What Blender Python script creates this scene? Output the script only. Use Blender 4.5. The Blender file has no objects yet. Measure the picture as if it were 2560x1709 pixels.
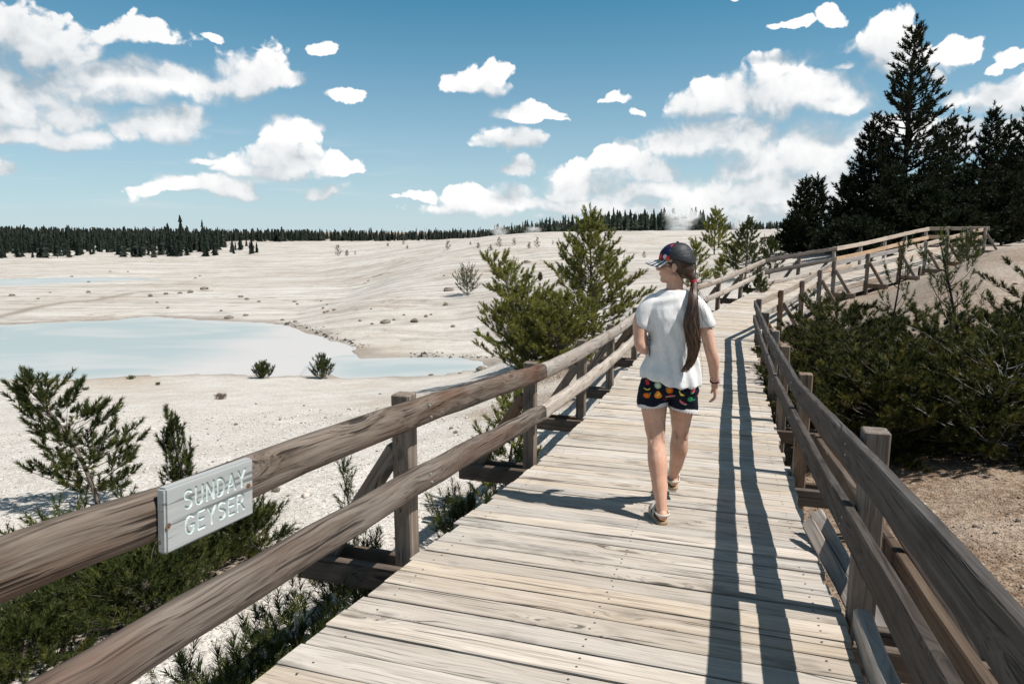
import bpy, bmesh, math, random
import numpy as np
from mathutils import Vector, Matrix, noise as mnoise
from mathutils.bvhtree import BVHTree

S = bpy.context.scene
COL = S.collection
R = math.radians
PI = math.pi

# ------------------------------------------------------------------ camera, sun, sky, exposure
CAM_Z = 1.75
PITCH = 8.905
cam_d = bpy.data.cameras.new('camera')
cam_d.lens = 24.19
cam_d.sensor_width = 36
cam_d.clip_start = 0.05
cam_d.clip_end = 8000
cam = bpy.data.objects.new('camera', cam_d)
cam.location = (0, 0, CAM_Z)
cam.rotation_euler = (R(90 - PITCH), 0, 0)
COL.objects.link(cam)
S.camera = cam

SUN_EL = 57.0
SUN_DIR = Vector((0.94 * math.cos(R(SUN_EL)), -0.34 * math.cos(R(SUN_EL)), math.sin(R(SUN_EL)))).normalized()
sun_d = bpy.data.lights.new('sun', 'SUN')
sun_d.energy = 5.0
sun_d.angle = R(0.53)
sun_d.color = (1.0, 0.955, 0.89)
sun = bpy.data.objects.new('sun', sun_d)
sun.rotation_euler = (-SUN_DIR).to_track_quat('-Z', 'Y').to_euler()
sun.location = (30, -20, 40)
COL.objects.link(sun)

S.view_settings.view_transform = 'Standard'
S.view_settings.look = 'None'
S.view_settings.exposure = 0.22
S.view_settings.gamma = 1.0
S.view_settings.use_curve_mapping = False
S.render.engine = 'CYCLES'
S.cycles.max_bounces = 7
S.cycles.diffuse_bounces = 1
S.cycles.glossy_bounces = 2
S.cycles.transmission_bounces = 3
S.cycles.transparent_max_bounces = 8
S.cycles.volume_bounces = 6
S.cycles.caustics_reflective = False
S.cycles.caustics_refractive = False


class NT:
    """small node-tree writer"""
    def __init__(self, nt):
        self.nt = nt

    def n(self, typ, **kw):
        nd = self.nt.nodes.new(typ)
        for k, v in kw.items():
            if k.startswith('in_'):
                nd.inputs[k[3:]].default_value = v
            else:
                setattr(nd, k, v)
        return nd

    def put(self, sock, v):
        if isinstance(v, bpy.types.NodeSocket):
            self.nt.links.new(v, sock)
        elif v is not None:
            if hasattr(sock.default_value, '__len__') and not hasattr(v, '__len__'):
                v = (v,) * len(sock.default_value)
            elif hasattr(sock.default_value, '__len__') and len(sock.default_value) == 4 and len(v) == 3:
                v = tuple(v) + (1,)
            sock.default_value = v

    def m(self, op, a, b=None, c=None, clamp=False):
        nd = self.nt.nodes.new('ShaderNodeMath')
        nd.operation = op
        nd.use_clamp = clamp
        self.put(nd.inputs[0], a)
        if b is not None:
            self.put(nd.inputs[1], b)
        if c is not None:
            self.put(nd.inputs[2], c)
        return nd.outputs[0]

    def vm(self, op, a, b=None, c=None):
        nd = self.nt.nodes.new('ShaderNodeVectorMath')
        nd.operation = op
        self.put(nd.inputs[0], a)
        if b is not None:
            self.put(nd.inputs[1], b)
        if c is not None:
            self.put(nd.inputs[2], c)
        return nd.outputs['Value'] if op in ('LENGTH', 'DOT_PRODUCT', 'DISTANCE') else nd.outputs[0]

    def mix(self, f, a, b, mode='MIX'):
        nd = self.nt.nodes.new('ShaderNodeMix')
        nd.data_type = 'RGBA'
        nd.blend_type = mode
        self.put(nd.inputs[0], f)
        self.put(nd.inputs[6], a)
        self.put(nd.inputs[7], b)
        return nd.outputs[2]

    def noise(self, vec, scale=1.0, detail=3.0, rough=0.5, dim='3D', dist=0.0, out='Fac'):
        nd = self.nt.nodes.new('ShaderNodeTexNoise')
        nd.noise_dimensions = dim
        if vec is not None:
            self.put(nd.inputs['Vector'], vec)
        nd.inputs['Scale'].default_value = scale
        nd.inputs['Detail'].default_value = detail
        nd.inputs['Roughness'].default_value = rough
        nd.inputs['Distortion'].default_value = dist
        return nd.outputs[out]

    def voro(self, vec, scale=1.0, feature='F1', rand=1.0, out='Distance', **kw):
        nd = self.nt.nodes.new('ShaderNodeTexVoronoi')
        nd.feature = feature
        if vec is not None:
            self.put(nd.inputs['Vector'], vec)
        nd.inputs['Scale'].default_value = scale
        nd.inputs['Randomness'].default_value = rand
        for k, v in kw.items():
            nd.inputs[k].default_value = v
        return nd.outputs[out]

    def rng(self, v, a, b, c=0.0, d=1.0, smooth=False):
        nd = self.nt.nodes.new('ShaderNodeMapRange')
        nd.interpolation_type = 'SMOOTHSTEP' if smooth else 'LINEAR'
        nd.clamp = True
        self.put(nd.inputs[0], v)
        for i, q in enumerate((a, b, c, d)):
            self.put(nd.inputs[i + 1], q)
        return nd.outputs[0]

    def ramp(self, f, stops, const=False):
        nd = self.nt.nodes.new('ShaderNodeValToRGB')
        cr = nd.color_ramp
        cr.interpolation = 'CONSTANT' if const else 'LINEAR'
        while len(cr.elements) < len(stops):
            cr.elements.new(0.5)
        for e, (p, c) in zip(cr.elements, stops):
            e.position = p
            e.color = tuple(c) + (1,)
        self.put(nd.inputs[0], f)
        return nd.outputs[0]

    def sep(self, v):
        nd = self.nt.nodes.new('ShaderNodeSeparateXYZ')
        self.put(nd.inputs[0], v)
        return nd.outputs

    def comb(self, x, y, z):
        nd = self.nt.nodes.new('ShaderNodeCombineXYZ')
        for s, v in zip(nd.inputs, (x, y, z)):
            self.put(s, v)
        return nd.outputs[0]


# --- world: Nishita sky with fair-weather cumulus, all as functions of the viewing direction
W = bpy.data.worlds.new('World')
S.world = W
W.use_nodes = True
wt = W.node_tree
wt.nodes.clear()
w = NT(wt)
W.cycles.sampling_method = 'NONE'

# clouds: (azimuth, elevation, half width, height above, depth below) in degrees
CLOUDS = [(-0.605, 0.221, 0.0812, 0.0486, 0.0319),
    (-0.596, 0.142, 0.0757, 0.0379, 0.0241),
    (-0.521, 0.166, 0.0656, 0.0221, 0.0149),
    (-0.565, 0.211, 0.0511, 0.039, 0.0211),
    (-0.626, 0.173, 0.0572, 0.0273, 0.0185),
    (-0.595, 0.158, 0.0599, 0.0282, 0.0191),
    (-0.555, 0.175, 0.0468, 0.0286, 0.0194),
    (-0.469, 0.238, 0.0596, 0.0262, 0.0107),
    (-0.511, 0.232, 0.0241, 0.0141, 0.0095),
    (-0.487, 0.179, 0.1032, 0.0306, 0.0161),
    (-0.542, 0.181, 0.0367, 0.024, 0.0146),
    (-0.429, 0.187, 0.0413, 0.0193, 0.0113),
    (-0.571, 0.142, 0.0782, 0.0242, 0.0147),
    (-0.599, 0.113, 0.055, 0.0203, 0.0107),
    (-0.561, 0.108, 0.0497, 0.0199, 0.01),
    (-0.534, 0.115, 0.0321, 0.0151, 0.0102),
    (-0.455, 0.133, 0.0556, 0.0234, 0.0168),
    (-0.427, 0.143, 0.0327, 0.0199, 0.0074),
    (-0.491, 0.126, 0.0251, 0.0128, 0.0129),
    (-0.334, 0.212, 0.0734, 0.0421, 0.0237),
    (-0.356, 0.192, 0.0501, 0.0208, 0.0132),
    (-0.302, 0.198, 0.0453, 0.0264, 0.0118),
    (-0.394, 0.245, 0.0209, 0.0089, 0.006),
    (-0.255, 0.246, 0.0223, 0.0103, 0.0104),
    (-0.219, 0.175, 0.027, 0.0143, 0.0122),
    (-0.318, 0.093, 0.0723, 0.0347, 0.0148),
    (-0.306, 0.125, 0.0379, 0.0249, 0.0168),
    (-0.283, 0.137, 0.0211, 0.0156, 0.0123),
    (-0.253, 0.089, 0.0488, 0.023, 0.0104),
    (-0.362, 0.086, 0.038, 0.0211, 0.0101),
    (-0.433, 0.054, 0.0731, 0.023, 0.0088),
    (-0.467, 0.058, 0.0408, 0.0162, 0.0087),
    (-0.385, 0.058, 0.0439, 0.0201, 0.0101),
    (-0.404, 0.096, 0.0305, 0.0049, 0.0044),
    (-0.262, 0.058, 0.0324, 0.0163, 0.0082),
    (-0.625, 0.075, 0.0152, 0.0136, 0.0088),
    (-0.045, 0.202, 0.059, 0.022, 0.0123),
    (-0.018, 0.213, 0.0309, 0.0175, 0.0166),
    (-0.081, 0.198, 0.028, 0.01, 0.0078),
    (0.025, 0.164, 0.0593, 0.0159, 0.008),
    (0.058, 0.16, 0.0282, 0.0057, 0.0046),
    (-0.006, 0.122, 0.0605, 0.0279, 0.0118),
    (0.025, 0.133, 0.0355, 0.0208, 0.0117),
    (0.006, 0.089, 0.0358, 0.0143, 0.0096),
    (-0.117, 0.056, 0.0442, 0.0132, 0.0084),
    (-0.052, 0.053, 0.054, 0.0229, 0.0146),
    (-0.015, 0.053, 0.0504, 0.0241, 0.0158),
    (0.096, 0.068, 0.0637, 0.0369, 0.0132),
    (0.072, 0.059, 0.0499, 0.024, 0.0121),
    (0.169, 0.082, 0.0655, 0.0455, 0.0154),
    (0.138, 0.094, 0.0349, 0.0234, 0.0118),
    (0.198, 0.088, 0.0342, 0.0175, 0.0094),
    (0.199, 0.052, 0.095, 0.0266, 0.0131),
    (0.281, 0.051, 0.0907, 0.0319, 0.0129),
    (0.37, 0.052, 0.0849, 0.0337, 0.0142),
    (0.423, 0.054, 0.0527, 0.0329, 0.0139),
    (0.364, 0.168, 0.1067, 0.0548, 0.0258),
    (0.282, 0.172, 0.0671, 0.0403, 0.022),
    (0.416, 0.157, 0.0464, 0.0363, 0.0126),
    (0.34, 0.198, 0.037, 0.0286, 0.0159),
    (0.255, 0.121, 0.072, 0.0348, 0.02),
    (0.221, 0.119, 0.0403, 0.0284, 0.015),
    (0.306, 0.119, 0.0573, 0.0333, 0.0225),
    (0.394, 0.091, 0.0769, 0.0462, 0.021),
    (0.441, 0.086, 0.0403, 0.0401, 0.0217),
    (0.336, 0.087, 0.0564, 0.0308, 0.0198),
    (0.141, 0.182, 0.033, 0.0145, 0.0101),
    (0.171, 0.164, 0.0219, 0.0084, 0.0056),
    (0.115, 0.178, 0.0174, 0.0056, 0.0045),
    (0.405, 0.259, 0.0232, 0.0136, 0.0108),
    (0.373, 0.253, 0.0251, 0.0089, 0.006),
    (0.344, 0.252, 0.0147, 0.007, 0.006),
    (0.475, 0.246, 0.0335, 0.0339, 0.0192),
    (0.465, 0.228, 0.0437, 0.0241, 0.0157),
    (0.499, 0.214, 0.037, 0.0216, 0.0146),
    (0.544, 0.211, 0.0439, 0.0197, 0.0161),
    (0.565, 0.213, 0.0221, 0.0111, 0.0065),
    (0.435, 0.205, 0.0171, 0.0075, 0.005),
    (0.524, 0.187, 0.0136, 0.0184, 0.0098),
    (0.592, 0.149, 0.0518, 0.0228, 0.0192),
    (0.553, 0.153, 0.0252, 0.0146, 0.0098),
    (0.61, 0.196, 0.0186, 0.0204, 0.0115),
    (0.595, 0.186, 0.0115, 0.0084, 0.0065),
    (0.635, 0.161, 0.0269, 0.0319, 0.0232),
    (0.497, 0.125, 0.0587, 0.0255, 0.0259),
    (0.561, 0.116, 0.0733, 0.0247, 0.0301),
    (0.624, 0.116, 0.0454, 0.0237, 0.0288),
    (0.469, 0.111, 0.0335, 0.0313, 0.0211),
    (0.035, 0.04, 0.1848, 0.0158, 0.0134),
    (0.288, 0.033, 0.2053, 0.021, 0.0129),
    (0.2, 0.022, 0.1992, 0.0084, 0.0084),
    (0.474, 0.036, 0.1084, 0.0324, 0.0218),
    (0.298, 0.293, 0.0188, 0.0039, 0.003),
    (0.346, 0.289, 0.0134, 0.0034, 0.0024)]

def px_dir(x, y):
    a = (x - 1280.) / 1720.
    b = -(y - 854.5) / 1720.
    T = R(PITCH)
    v = Vector((a, math.cos(T) + b * math.sin(T), -math.sin(T) + b * math.cos(T))).normalized()
    return math.atan2(v.x, v.y), math.asin(v.z)

def build_field():
    g = bpy.data.node_groups.new('cloud_field', 'ShaderNodeTree')
    g.interface.new_socket('P', in_out='INPUT', socket_type='NodeSocketVector')
    g.interface.new_socket('F', in_out='OUTPUT', socket_type='NodeSocketFloat')
    k = NT(g)
    gi = g.nodes.new('NodeGroupInput')
    go = g.nodes.new('NodeGroupOutput')
    p = gi.outputs[0]
    # billowing edges: warp the position with noise, finer towards the edge
    n1 = k.noise(p, 9.0, 2.0, 0.5, out='Color')
    n2 = k.noise(p, 30.0, 4.0, 0.55, out='Color')
    pw = k.vm('MULTIPLY_ADD', k.vm('SUBTRACT', n1, (0.5, 0.5, 0.5)), (0.085, 0.055, 0), p)
    pw = k.vm('MULTIPLY_ADD', k.vm('SUBTRACT', n2, (0.5, 0.5, 0.5)), (0.032, 0.026, 0), pw)
    x, y, _ = k.sep(pw)
    cur = None
    for (az, el, rx, rt, rb) in CLOUDS:
        xi = k.m('MULTIPLY_ADD', x, 1 / rx, -az / rx)
        yi = k.m('MULTIPLY_ADD', y, 1 / rt, -el / rt)
        yb = k.m('MULTIPLY', yi, -rt / rb)
        yy = k.m('MAXIMUM', yi, yb)
        d = k.m('MULTIPLY_ADD', yy, yy, k.m('MULTIPLY', xi, xi))
        cur = d if cur is None else k.m('SMOOTH_MIN', cur, d, 0.35)
    f = k.m('SUBTRACT', 1.12, cur)
    # puffs: cell-like billows lift the inside, wisps eat the outside
    v = k.voro(pw, 23.0, 'SMOOTH_F1', 1.0, Detail=2.0, Roughness=0.55, Smoothness=0.35)
    f = k.m('ADD', f, k.m('MULTIPLY', k.m('SUBTRACT', 0.52, v), 0.80))
    v2 = k.voro(pw, 62.0, 'SMOOTH_F1', 1.0, Detail=1.0, Roughness=0.5, Smoothness=0.3)
    f = k.m('ADD', f, k.m('MULTIPLY', k.m('SUBTRACT', 0.48, v2), 0.34))
    n3 = k.noise(p, 55.0, 4.0, 0.62)
    f = k.m('ADD', f, k.m('MULTIPLY', k.m('SUBTRACT', n3, 0.5), 0.70))
    g.links.new(f, go.inputs[0])
    return g

tc = w.n('ShaderNodeTexCoord')
D = tc.outputs['Generated']
dx, dy, dz = w.sep(D)
az = w.m('ARCTAN2', dx, dy)
el = w.m('ARCSINE', dz)
P = w.comb(az, el, 0.0)
sky = w.n('ShaderNodeTexSky', sky_type='NISHITA', sun_disc=False)
sky.sun_elevation = R(SUN_EL)
sky.sun_rotation = math.atan2(SUN_DIR.x, SUN_DIR.y)
sky.altitude = 2300
sky.air_density = 1.0
sky.dust_density = 0.6
sky.ozone_density = 1.5
SKY_STR = 0.070
skyc = sky.outputs[0]
veil = w.m('POWER', w.rng(el, 0.0, 0.42, 1.0, 0.0), 2.2)
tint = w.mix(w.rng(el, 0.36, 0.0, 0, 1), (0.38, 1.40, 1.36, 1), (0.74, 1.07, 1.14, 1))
tint = w.mix(w.rng(el, 0.40, 1.0, 0, 1, True), tint, (0.66, 0.80, 0.66, 1))  # tint of the unseen zenith, set to dim and neutralise skylight in shadows
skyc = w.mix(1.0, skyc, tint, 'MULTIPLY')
# pale veil of far air close to the horizon
skyc = w.mix(w.m('MULTIPLY', veil, 0.93), skyc, (7.0, 8.5, 9.2, 1))
# thin high streaks low over the left horizon
st = w.noise(w.vm('MULTIPLY', P, (5.0, 46.0, 1.0)), 1.0, 5.0, 0.55, dist=0.4)
stm = w.m('MULTIPLY', w.rng(st, 0.5, 0.74, 0, 1, True), w.rng(el, 0.015, 0.06, 0, 1, True))
stm = w.m('MULTIPLY', stm, w.rng(el, 0.10, 0.15, 1, 0, True))
stm = w.m('MULTIPLY', stm, w.rng(az, -0.05, -0.35, 0, 1, True))
skyc = w.mix(w.m('MULTIPLY', stm, 0.55), skyc, (9.3, 9.9, 10.2, 1))

fld = build_field()
ga = w.n('ShaderNodeGroup', node_tree=fld)
w.put(ga.inputs[0], P)
gb = w.n('ShaderNodeGroup', node_tree=fld)
w.put(gb.inputs[0], w.vm('ADD', P, (0.013, 0.038, 0.0)))
fa, fb = ga.outputs[0], gb.outputs[0]
lit = w.rng(w.m('SUBTRACT', fa, fb), -0.65, 1.75, 0, 1, False)
aw = w.m('MULTIPLY_ADD', w.m('SUBTRACT', 1.0, lit), 0.60, 0.13)
alpha = w.rng(fa, w.m('MULTIPLY', aw, -0.9), aw, 0, 1, True)
thick = w.rng(fa, 0.55, 1.35, 0, 1, True)
shade = w.m('SUBTRACT', lit, w.m('MULTIPLY', thick, 0.10))
low = w.rng(el, 0.02, 0.5, 0.16, 0.0)      # far low clouds look paler through more air
shade = w.m('ADD', shade, low, clamp=True)
lefty = w.m('MULTIPLY', w.rng(az, -0.36, -0.60, 0, 0.30, True), w.rng(el, 0.10, 0.28, 0, 1, True))
shade = w.m('SUBTRACT', shade, lefty, clamp=True)
cc = w.ramp(shade, [(0.0, (0.44, 0.50, 0.55)), (0.22, (0.64, 0.685, 0.72)), (0.45, (0.83, 0.855, 0.875)), (0.68, (0.96, 0.965, 0.97)), (1.0, (1.08, 1.07, 1.06))])
CLOUD_GAIN = 1.0 / SKY_STR
ccs = w.vm('SCALE', cc)
wt.nodes[-1].inputs['Scale'].default_value = CLOUD_GAIN * 0.83
with_clouds = w.mix(w.m('MULTIPLY', alpha, 0.97), skyc, ccs)
bg1 = w.n('ShaderNodeBackground')
w.put(bg1.inputs[0], with_clouds)
bg1.inputs[1].default_value = SKY_STR
# unseen rest of the sky: noise clouds, added grey overhead to neutralise shadow fill
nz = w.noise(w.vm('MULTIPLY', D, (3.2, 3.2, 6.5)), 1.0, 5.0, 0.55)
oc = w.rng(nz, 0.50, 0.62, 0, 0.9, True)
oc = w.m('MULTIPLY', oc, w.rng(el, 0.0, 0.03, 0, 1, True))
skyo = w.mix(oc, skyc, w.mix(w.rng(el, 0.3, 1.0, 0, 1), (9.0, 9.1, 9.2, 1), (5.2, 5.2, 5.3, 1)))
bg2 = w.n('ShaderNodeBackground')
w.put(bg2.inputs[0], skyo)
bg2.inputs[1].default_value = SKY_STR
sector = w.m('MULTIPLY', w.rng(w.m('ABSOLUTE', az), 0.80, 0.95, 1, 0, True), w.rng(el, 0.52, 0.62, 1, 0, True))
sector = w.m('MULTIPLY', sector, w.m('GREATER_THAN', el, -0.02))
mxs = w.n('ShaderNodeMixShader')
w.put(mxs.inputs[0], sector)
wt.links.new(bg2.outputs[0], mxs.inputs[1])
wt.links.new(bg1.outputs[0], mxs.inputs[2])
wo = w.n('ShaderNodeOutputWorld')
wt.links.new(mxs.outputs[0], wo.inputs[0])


# ------------------------------------------------------------------ helpers
MW = {}          # world matrix of every object made here


def link(o, parent=None, mat=None):
    """link, place (world matrix) and parent an object"""
    mat = Matrix.Identity(4) if mat is None else mat
    COL.objects.link(o)
    MW[o.name] = mat
    if parent is not None:
        o.parent = parent
        o.matrix_basis = MW[parent.name].inverted() @ mat
    else:
        o.matrix_basis = mat
    return o


def make_mesh(name, verts, faces, mat=None, smooth=False):
    me = bpy.data.meshes.new(name)
    v = np.asarray(verts, dtype=np.float32).reshape(-1, 3)
    if isinstance(faces, np.ndarray):
        f = faces.astype(np.int32)
        n, k = f.shape
        me.vertices.add(len(v))
        me.vertices.foreach_set('co', v.ravel())
        me.loops.add(n * k)
        me.loops.foreach_set('vertex_index', f.ravel())
        me.polygons.add(n)
        me.polygons.foreach_set('loop_start', np.arange(0, n * k, k, dtype=np.int32))
        me.polygons.foreach_set('loop_total', np.full(n, k, dtype=np.int32))
        me.update(calc_edges=True)
    else:
        me.from_pydata([tuple(map(float, q)) for q in v], [], faces)
        me.update()
    if mat is not None:
        for mm in (mat if isinstance(mat, (list, tuple)) else [mat]):
            me.materials.append(mm)
    if smooth:
        me.polygons.foreach_set('use_smooth', np.ones(len(me.polygons), dtype=bool))
    return me


def mobj(name, verts, faces, mat, parent=None, mtx=None, smooth=False):
    return link(bpy.data.objects.new(name, make_mesh(name, verts, faces, mat, smooth)), parent, mtx)


def tag(o, label=None, cat=None, group=None, kind=None):
    for k, v in (('label', label), ('category', cat), ('group', group), ('kind', kind)):
        if v:
            o[k] = v
    return o


def empty(name, loc, label=None, cat=None, group=None, kind=None):
    o = bpy.data.objects.new(name, None)
    o.empty_display_size = 0.2
    link(o, None, Matrix.Translation(Vector(loc)))
    return tag(o, label, cat, group, kind)


def copy_thing(o, mtx, label=None):
    """a copy of a thing and of its parts"""
    c = o.copy()
    COL.objects.link(c)
    c.matrix_basis = mtx
    MW[c.name] = mtx
    if label:
        c['label'] = label
    for ch in o.children:
        d = ch.copy()
        COL.objects.link(d)
        d.parent = c
        d.matrix_basis = ch.matrix_basis.copy()
        MW[d.name] = mtx @ ch.matrix_basis
    return c


def frame(p0, p1, up=(0, 0, 1)):
    """matrix at the middle of p0-p1 with local X along it and local Z near up"""
    p0, p1 = Vector(p0), Vector(p1)
    x = (p1 - p0).normalized()
    y = Vector(up).cross(x)
    y = y.normalized() if y.length > 1e-5 else Vector((0, 1, 0))
    z = x.cross(y)
    m = Matrix((x, y, z)).transposed().to_4x4()
    m.translation = (p0 + p1) / 2
    return m, (p1 - p0).length


def smoothstep(a, b, x):
    t = np.clip((x - a) / (b - a), 0, 1)
    return t * t * (3 - 2 * t)


def vnoise(x, y, seed=0):
    """cheap value noise on numpy arrays"""
    xi, yi = np.floor(x).astype(np.int64), np.floor(y).astype(np.int64)
    xf, yf = x - xi, y - yi
    u, v = xf * xf * (3 - 2 * xf), yf * yf * (3 - 2 * yf)

    def h(a, b):
        n = (a * 374761393 + b * 668265263 + seed * 974634777) & 0xffffffff
        n = ((n ^ (n >> 13)) * 1274126177) & 0xffffffff
        return ((n ^ (n >> 16)) & 0xffff) / 65535.0
    return (h(xi, yi) * (1 - u) + h(xi + 1, yi) * u) * (1 - v) + (h(xi, yi + 1) * (1 - u) + h(xi + 1, yi + 1) * u) * v


def fbm(x, y, seed=0, octv=4):
    s, a, t = 0, 1.0, 0
    for i in range(octv):
        s = s + a * vnoise(x * 2 ** i, y * 2 ** i, seed + i)
        t += a
        a *= 0.5
    return s / t - 0.5


# ------------------------------------------------------------------ materials
def new_mat(name):
    m = bpy.data.materials.new(name)
    m.use_nodes = True
    m.node_tree.nodes.clear()
    k = NT(m.node_tree)
    out = k.n('ShaderNodeOutputMaterial')
    return m, k, out


def principled(k, out, col, rough=0.8, spec=0.25, bump=None, bstr=0.3, bdist=0.01):
    b = k.n('ShaderNodeBsdfPrincipled')
    k.put(b.inputs['Base Color'], col)
    k.put(b.inputs['Roughness'], rough)
    b.inputs['Specular IOR Level'].default_value = spec
    if bump is not None:
        bn = k.n('ShaderNodeBump')
        bn.inputs['Strength'].default_value = bstr
        bn.inputs['Distance'].default_value = bdist
        k.put(bn.inputs['Height'], bump)
        k.nt.links.new(bn.outputs[0], b.inputs['Normal'])
    k.nt.links.new(b.outputs[0], out.inputs[0])
    return b


def simple_mat(name, col, rough=0.6, spec=0.3, var=0.12, scale=40.0, metallic=0.0):
    m, k, out = new_mat(name)
    tc = k.n('ShaderNodeTexCoord').outputs['Object']
    n = k.noise(tc, scale, 3, 0.6)
    c = k.mix(k.rng(n, 0.3, 0.7), [q * (1 - var) for q in col], [min(1, q * (1 + var)) for q in col])
    b = principled(k, out, c, rough, spec)
    b.inputs['Metallic'].default_value = metallic
    return m


def wood_mat(name, pale, mid, dark, warm, warm_amt=0.3, dark_amt=0.35, bump=0.5, gscale=1.0, knots=1.0):
    """weathered softwood, grain running along the object's own X"""
    m, k, out = new_mat(name)
    tc = k.n('ShaderNodeTexCoord').outputs['Object']
    rnd = k.n('ShaderNodeObjectInfo').outputs['Random']
    off = k.comb(k.m('MULTIPLY', rnd, 91.0), k.m('MULTIPLY', rnd, 37.0), k.m('MULTIPLY', rnd, 53.0))
    p = k.vm('ADD', tc, off)
    # knots push the grain aside
    kp = k.vm('MULTIPLY', p, (1.35, 5.5, 5.5))
    kd = k.voro(kp, 1.0, 'F1', 1.0)
    kd2 = k.rng(kd, 0.0, 0.38, 1, 0, True)
    warp = k.noise(k.vm('MULTIPLY', p, (1.5, 7, 7)), 1.0, 2, 0.5)
    q = k.vm('MULTIPLY', p, (1.7 * gscale, 30 * gscale, 30 * gscale))
    q = k.vm('ADD', q, k.comb(0.0, k.m('ADD', k.m('MULTIPLY', kd2, 2.4 * knots), k.m('MULTIPLY', warp, 1.9)), k.m('MULTIPLY', warp, 1.4)))
    g1 = k.noise(q, 1.0, 5, 0.62)
    g2 = k.noise(k.vm('MULTIPLY', q, (0.7, 3.6, 3.6)), 1.0, 3, 0.6)
    big = k.noise(k.vm('MULTIPLY', p, (0.8, 3.5, 3.5)), 1.0, 3, 0.55)
    crack = k.noise(k.vm('MULTIPLY', q, (0.45, 1.5, 1.5)), 1.0, 3, 0.5)
    crk = k.rng(crack, 0.33, 0.38, 1, 0)
    c = k.mix(k.rng(g1, 0.36, 0.66), mid, pale)
    tone = k.m('ADD', k.m('MULTIPLY', big, 0.75), k.m('MULTIPLY', rnd, 0.25))
    c = k.mix(k.m('MULTIPLY', k.rng(tone, 0.42, 0.66, 0, 1, True), warm_amt), c, warm)
    c = k.mix(k.m('MULTIPLY', k.rng(g2, 0.52, 0.72), dark_amt), c, dark)
    bd = k.noise(k.vm('MULTIPLY', p, (2.2, 6, 6)), 1.0, 4, 0.6)
    c = k.mix(k.m('MULTIPLY', k.rng(bd, 0.54, 0.72, 0, 1, True), dark_amt * 0.8), c, dark)
    c = k.mix(k.m('MULTIPLY', crk, 0.75), c, [d * 0.55 for d in dark])
    kc = k.m('MULTIPLY', k.rng(kd, 0.05, 0.13, 1, 0, True), 0.75 * knots)
    c = k.mix(kc, c, [d * 0.8 for d in dark])
    # every board its own tone
    hs = k.n('ShaderNodeHueSaturation')
    k.put(hs.inputs['Value'], k.rng(k.m('FRACT', k.m('MULTIPLY', rnd, 7.31)), 0, 1, 0.86, 1.12))
    k.put(hs.inputs['Saturation'], k.rng(k.m('FRACT', k.m('MULTIPLY', rnd, 13.7)), 0, 1, 0.7, 1.25))
    k.put(hs.inputs['Color'], c)
    c = hs.outputs[0]
    h = k.m('SUBTRACT', k.m('ADD', k.m('MULTIPLY', g1, 0.6), k.m('MULTIPLY', g2, 0.4)), k.m('MULTIPLY', crk, 0.7))
    principled(k, out, c, 0.82, 0.2, h, bump, 0.006)
    return m


M = {}
M['plank'] = wood_mat('weathered_deck_wood', (0.60, 0.54, 0.475), (0.44, 0.385, 0.33), (0.11, 0.09, 0.076), (0.47, 0.38, 0.285), 0.45, 0.72)
M['rail_old'] = wood_mat('old_grey_rail_wood', (0.21, 0.170, 0.138), (0.078, 0.055, 0.040), (0.015, 0.010, 0.008), (0.10, 0.038, 0.017), 0.85, 0.9, 1.0)
M['rail_pale'] = wood_mat('bleached_rail_wood', (0.46, 0.415, 0.375), (0.31, 0.27, 0.235), (0.09, 0.068, 0.055), (0.32, 0.235, 0.175), 0.5, 0.65, 0.6)
M['rail_grey'] = wood_mat('silver_grey_rail_wood', (0.125, 0.112, 0.104), (0.052, 0.045, 0.040), (0.014, 0.012, 0.011), (0.062, 0.042, 0.031), 0.35, 0.75, 0.8)
M['rail_new'] = wood_mat('newer_tan_rail_wood', (0.55, 0.42, 0.31), (0.45, 0.33, 0.235), (0.22, 0.145, 0.095), (0.50, 0.36, 0.25), 0.4, 0.25, 0.3)
M['post'] = wood_mat('post_wood', (0.30, 0.245, 0.20), (0.17, 0.13, 0.10), (0.04, 0.028, 0.02), (0.17, 0.09, 0.048), 0.6, 0.7, 0.7)
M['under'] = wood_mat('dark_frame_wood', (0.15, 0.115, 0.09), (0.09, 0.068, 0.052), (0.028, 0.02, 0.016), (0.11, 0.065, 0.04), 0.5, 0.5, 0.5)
M['sign'] = wood_mat('grey_sign_board_wood', (0.44, 0.455, 0.455), (0.37, 0.385, 0.385), (0.20, 0.20, 0.20), (0.40, 0.40, 0.385), 0.2, 0.16, 0.25, 1.0, 0.0)
M['nail'] = simple_mat('rusty_nail_steel', (0.09, 0.07, 0.06), 0.6, 0.4)
M['bolt'] = simple_mat('galvanised_bolt_steel', (0.42, 0.42, 0.41), 0.45, 0.5, metallic=0.5)

# ------------------------------------------------------------------ boardwalk plan
LE = [np.array(p) for p in ((-1.485, 0.20), (-0.46, 3.42), (2.10, 11.45), (3.05, 14.45), (7.76, 21.29), (12.7, 25.4), (17.6, 29.45))]
RE = [np.array(p) for p in ((0.395, -0.40), (1.45, 2.82), (3.97, 10.84), (4.80, 13.55), (9.30, 20.10), (14.1, 24.0), (19.1, 28.2))]
_hy = np.array([-3, 0, 2.4, 3.23, 5.55, 7.7, 10, 14, 17, 19.5, 21.4, 24.7, 28.8, 36.])
_hz = 1.75 - np.array([1.0, 1.30, 1.56, 1.654, 1.93, 2.03, 2.1, 2.1, 1.98, 1.72, 1.5, 1.14, .52, .4])


def zdeck(y):
    return float(np.mean([np.interp(y + d, _hy, _hz) for d in (-0.8, -0.4, 0, 0.4, 0.8)]))


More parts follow.
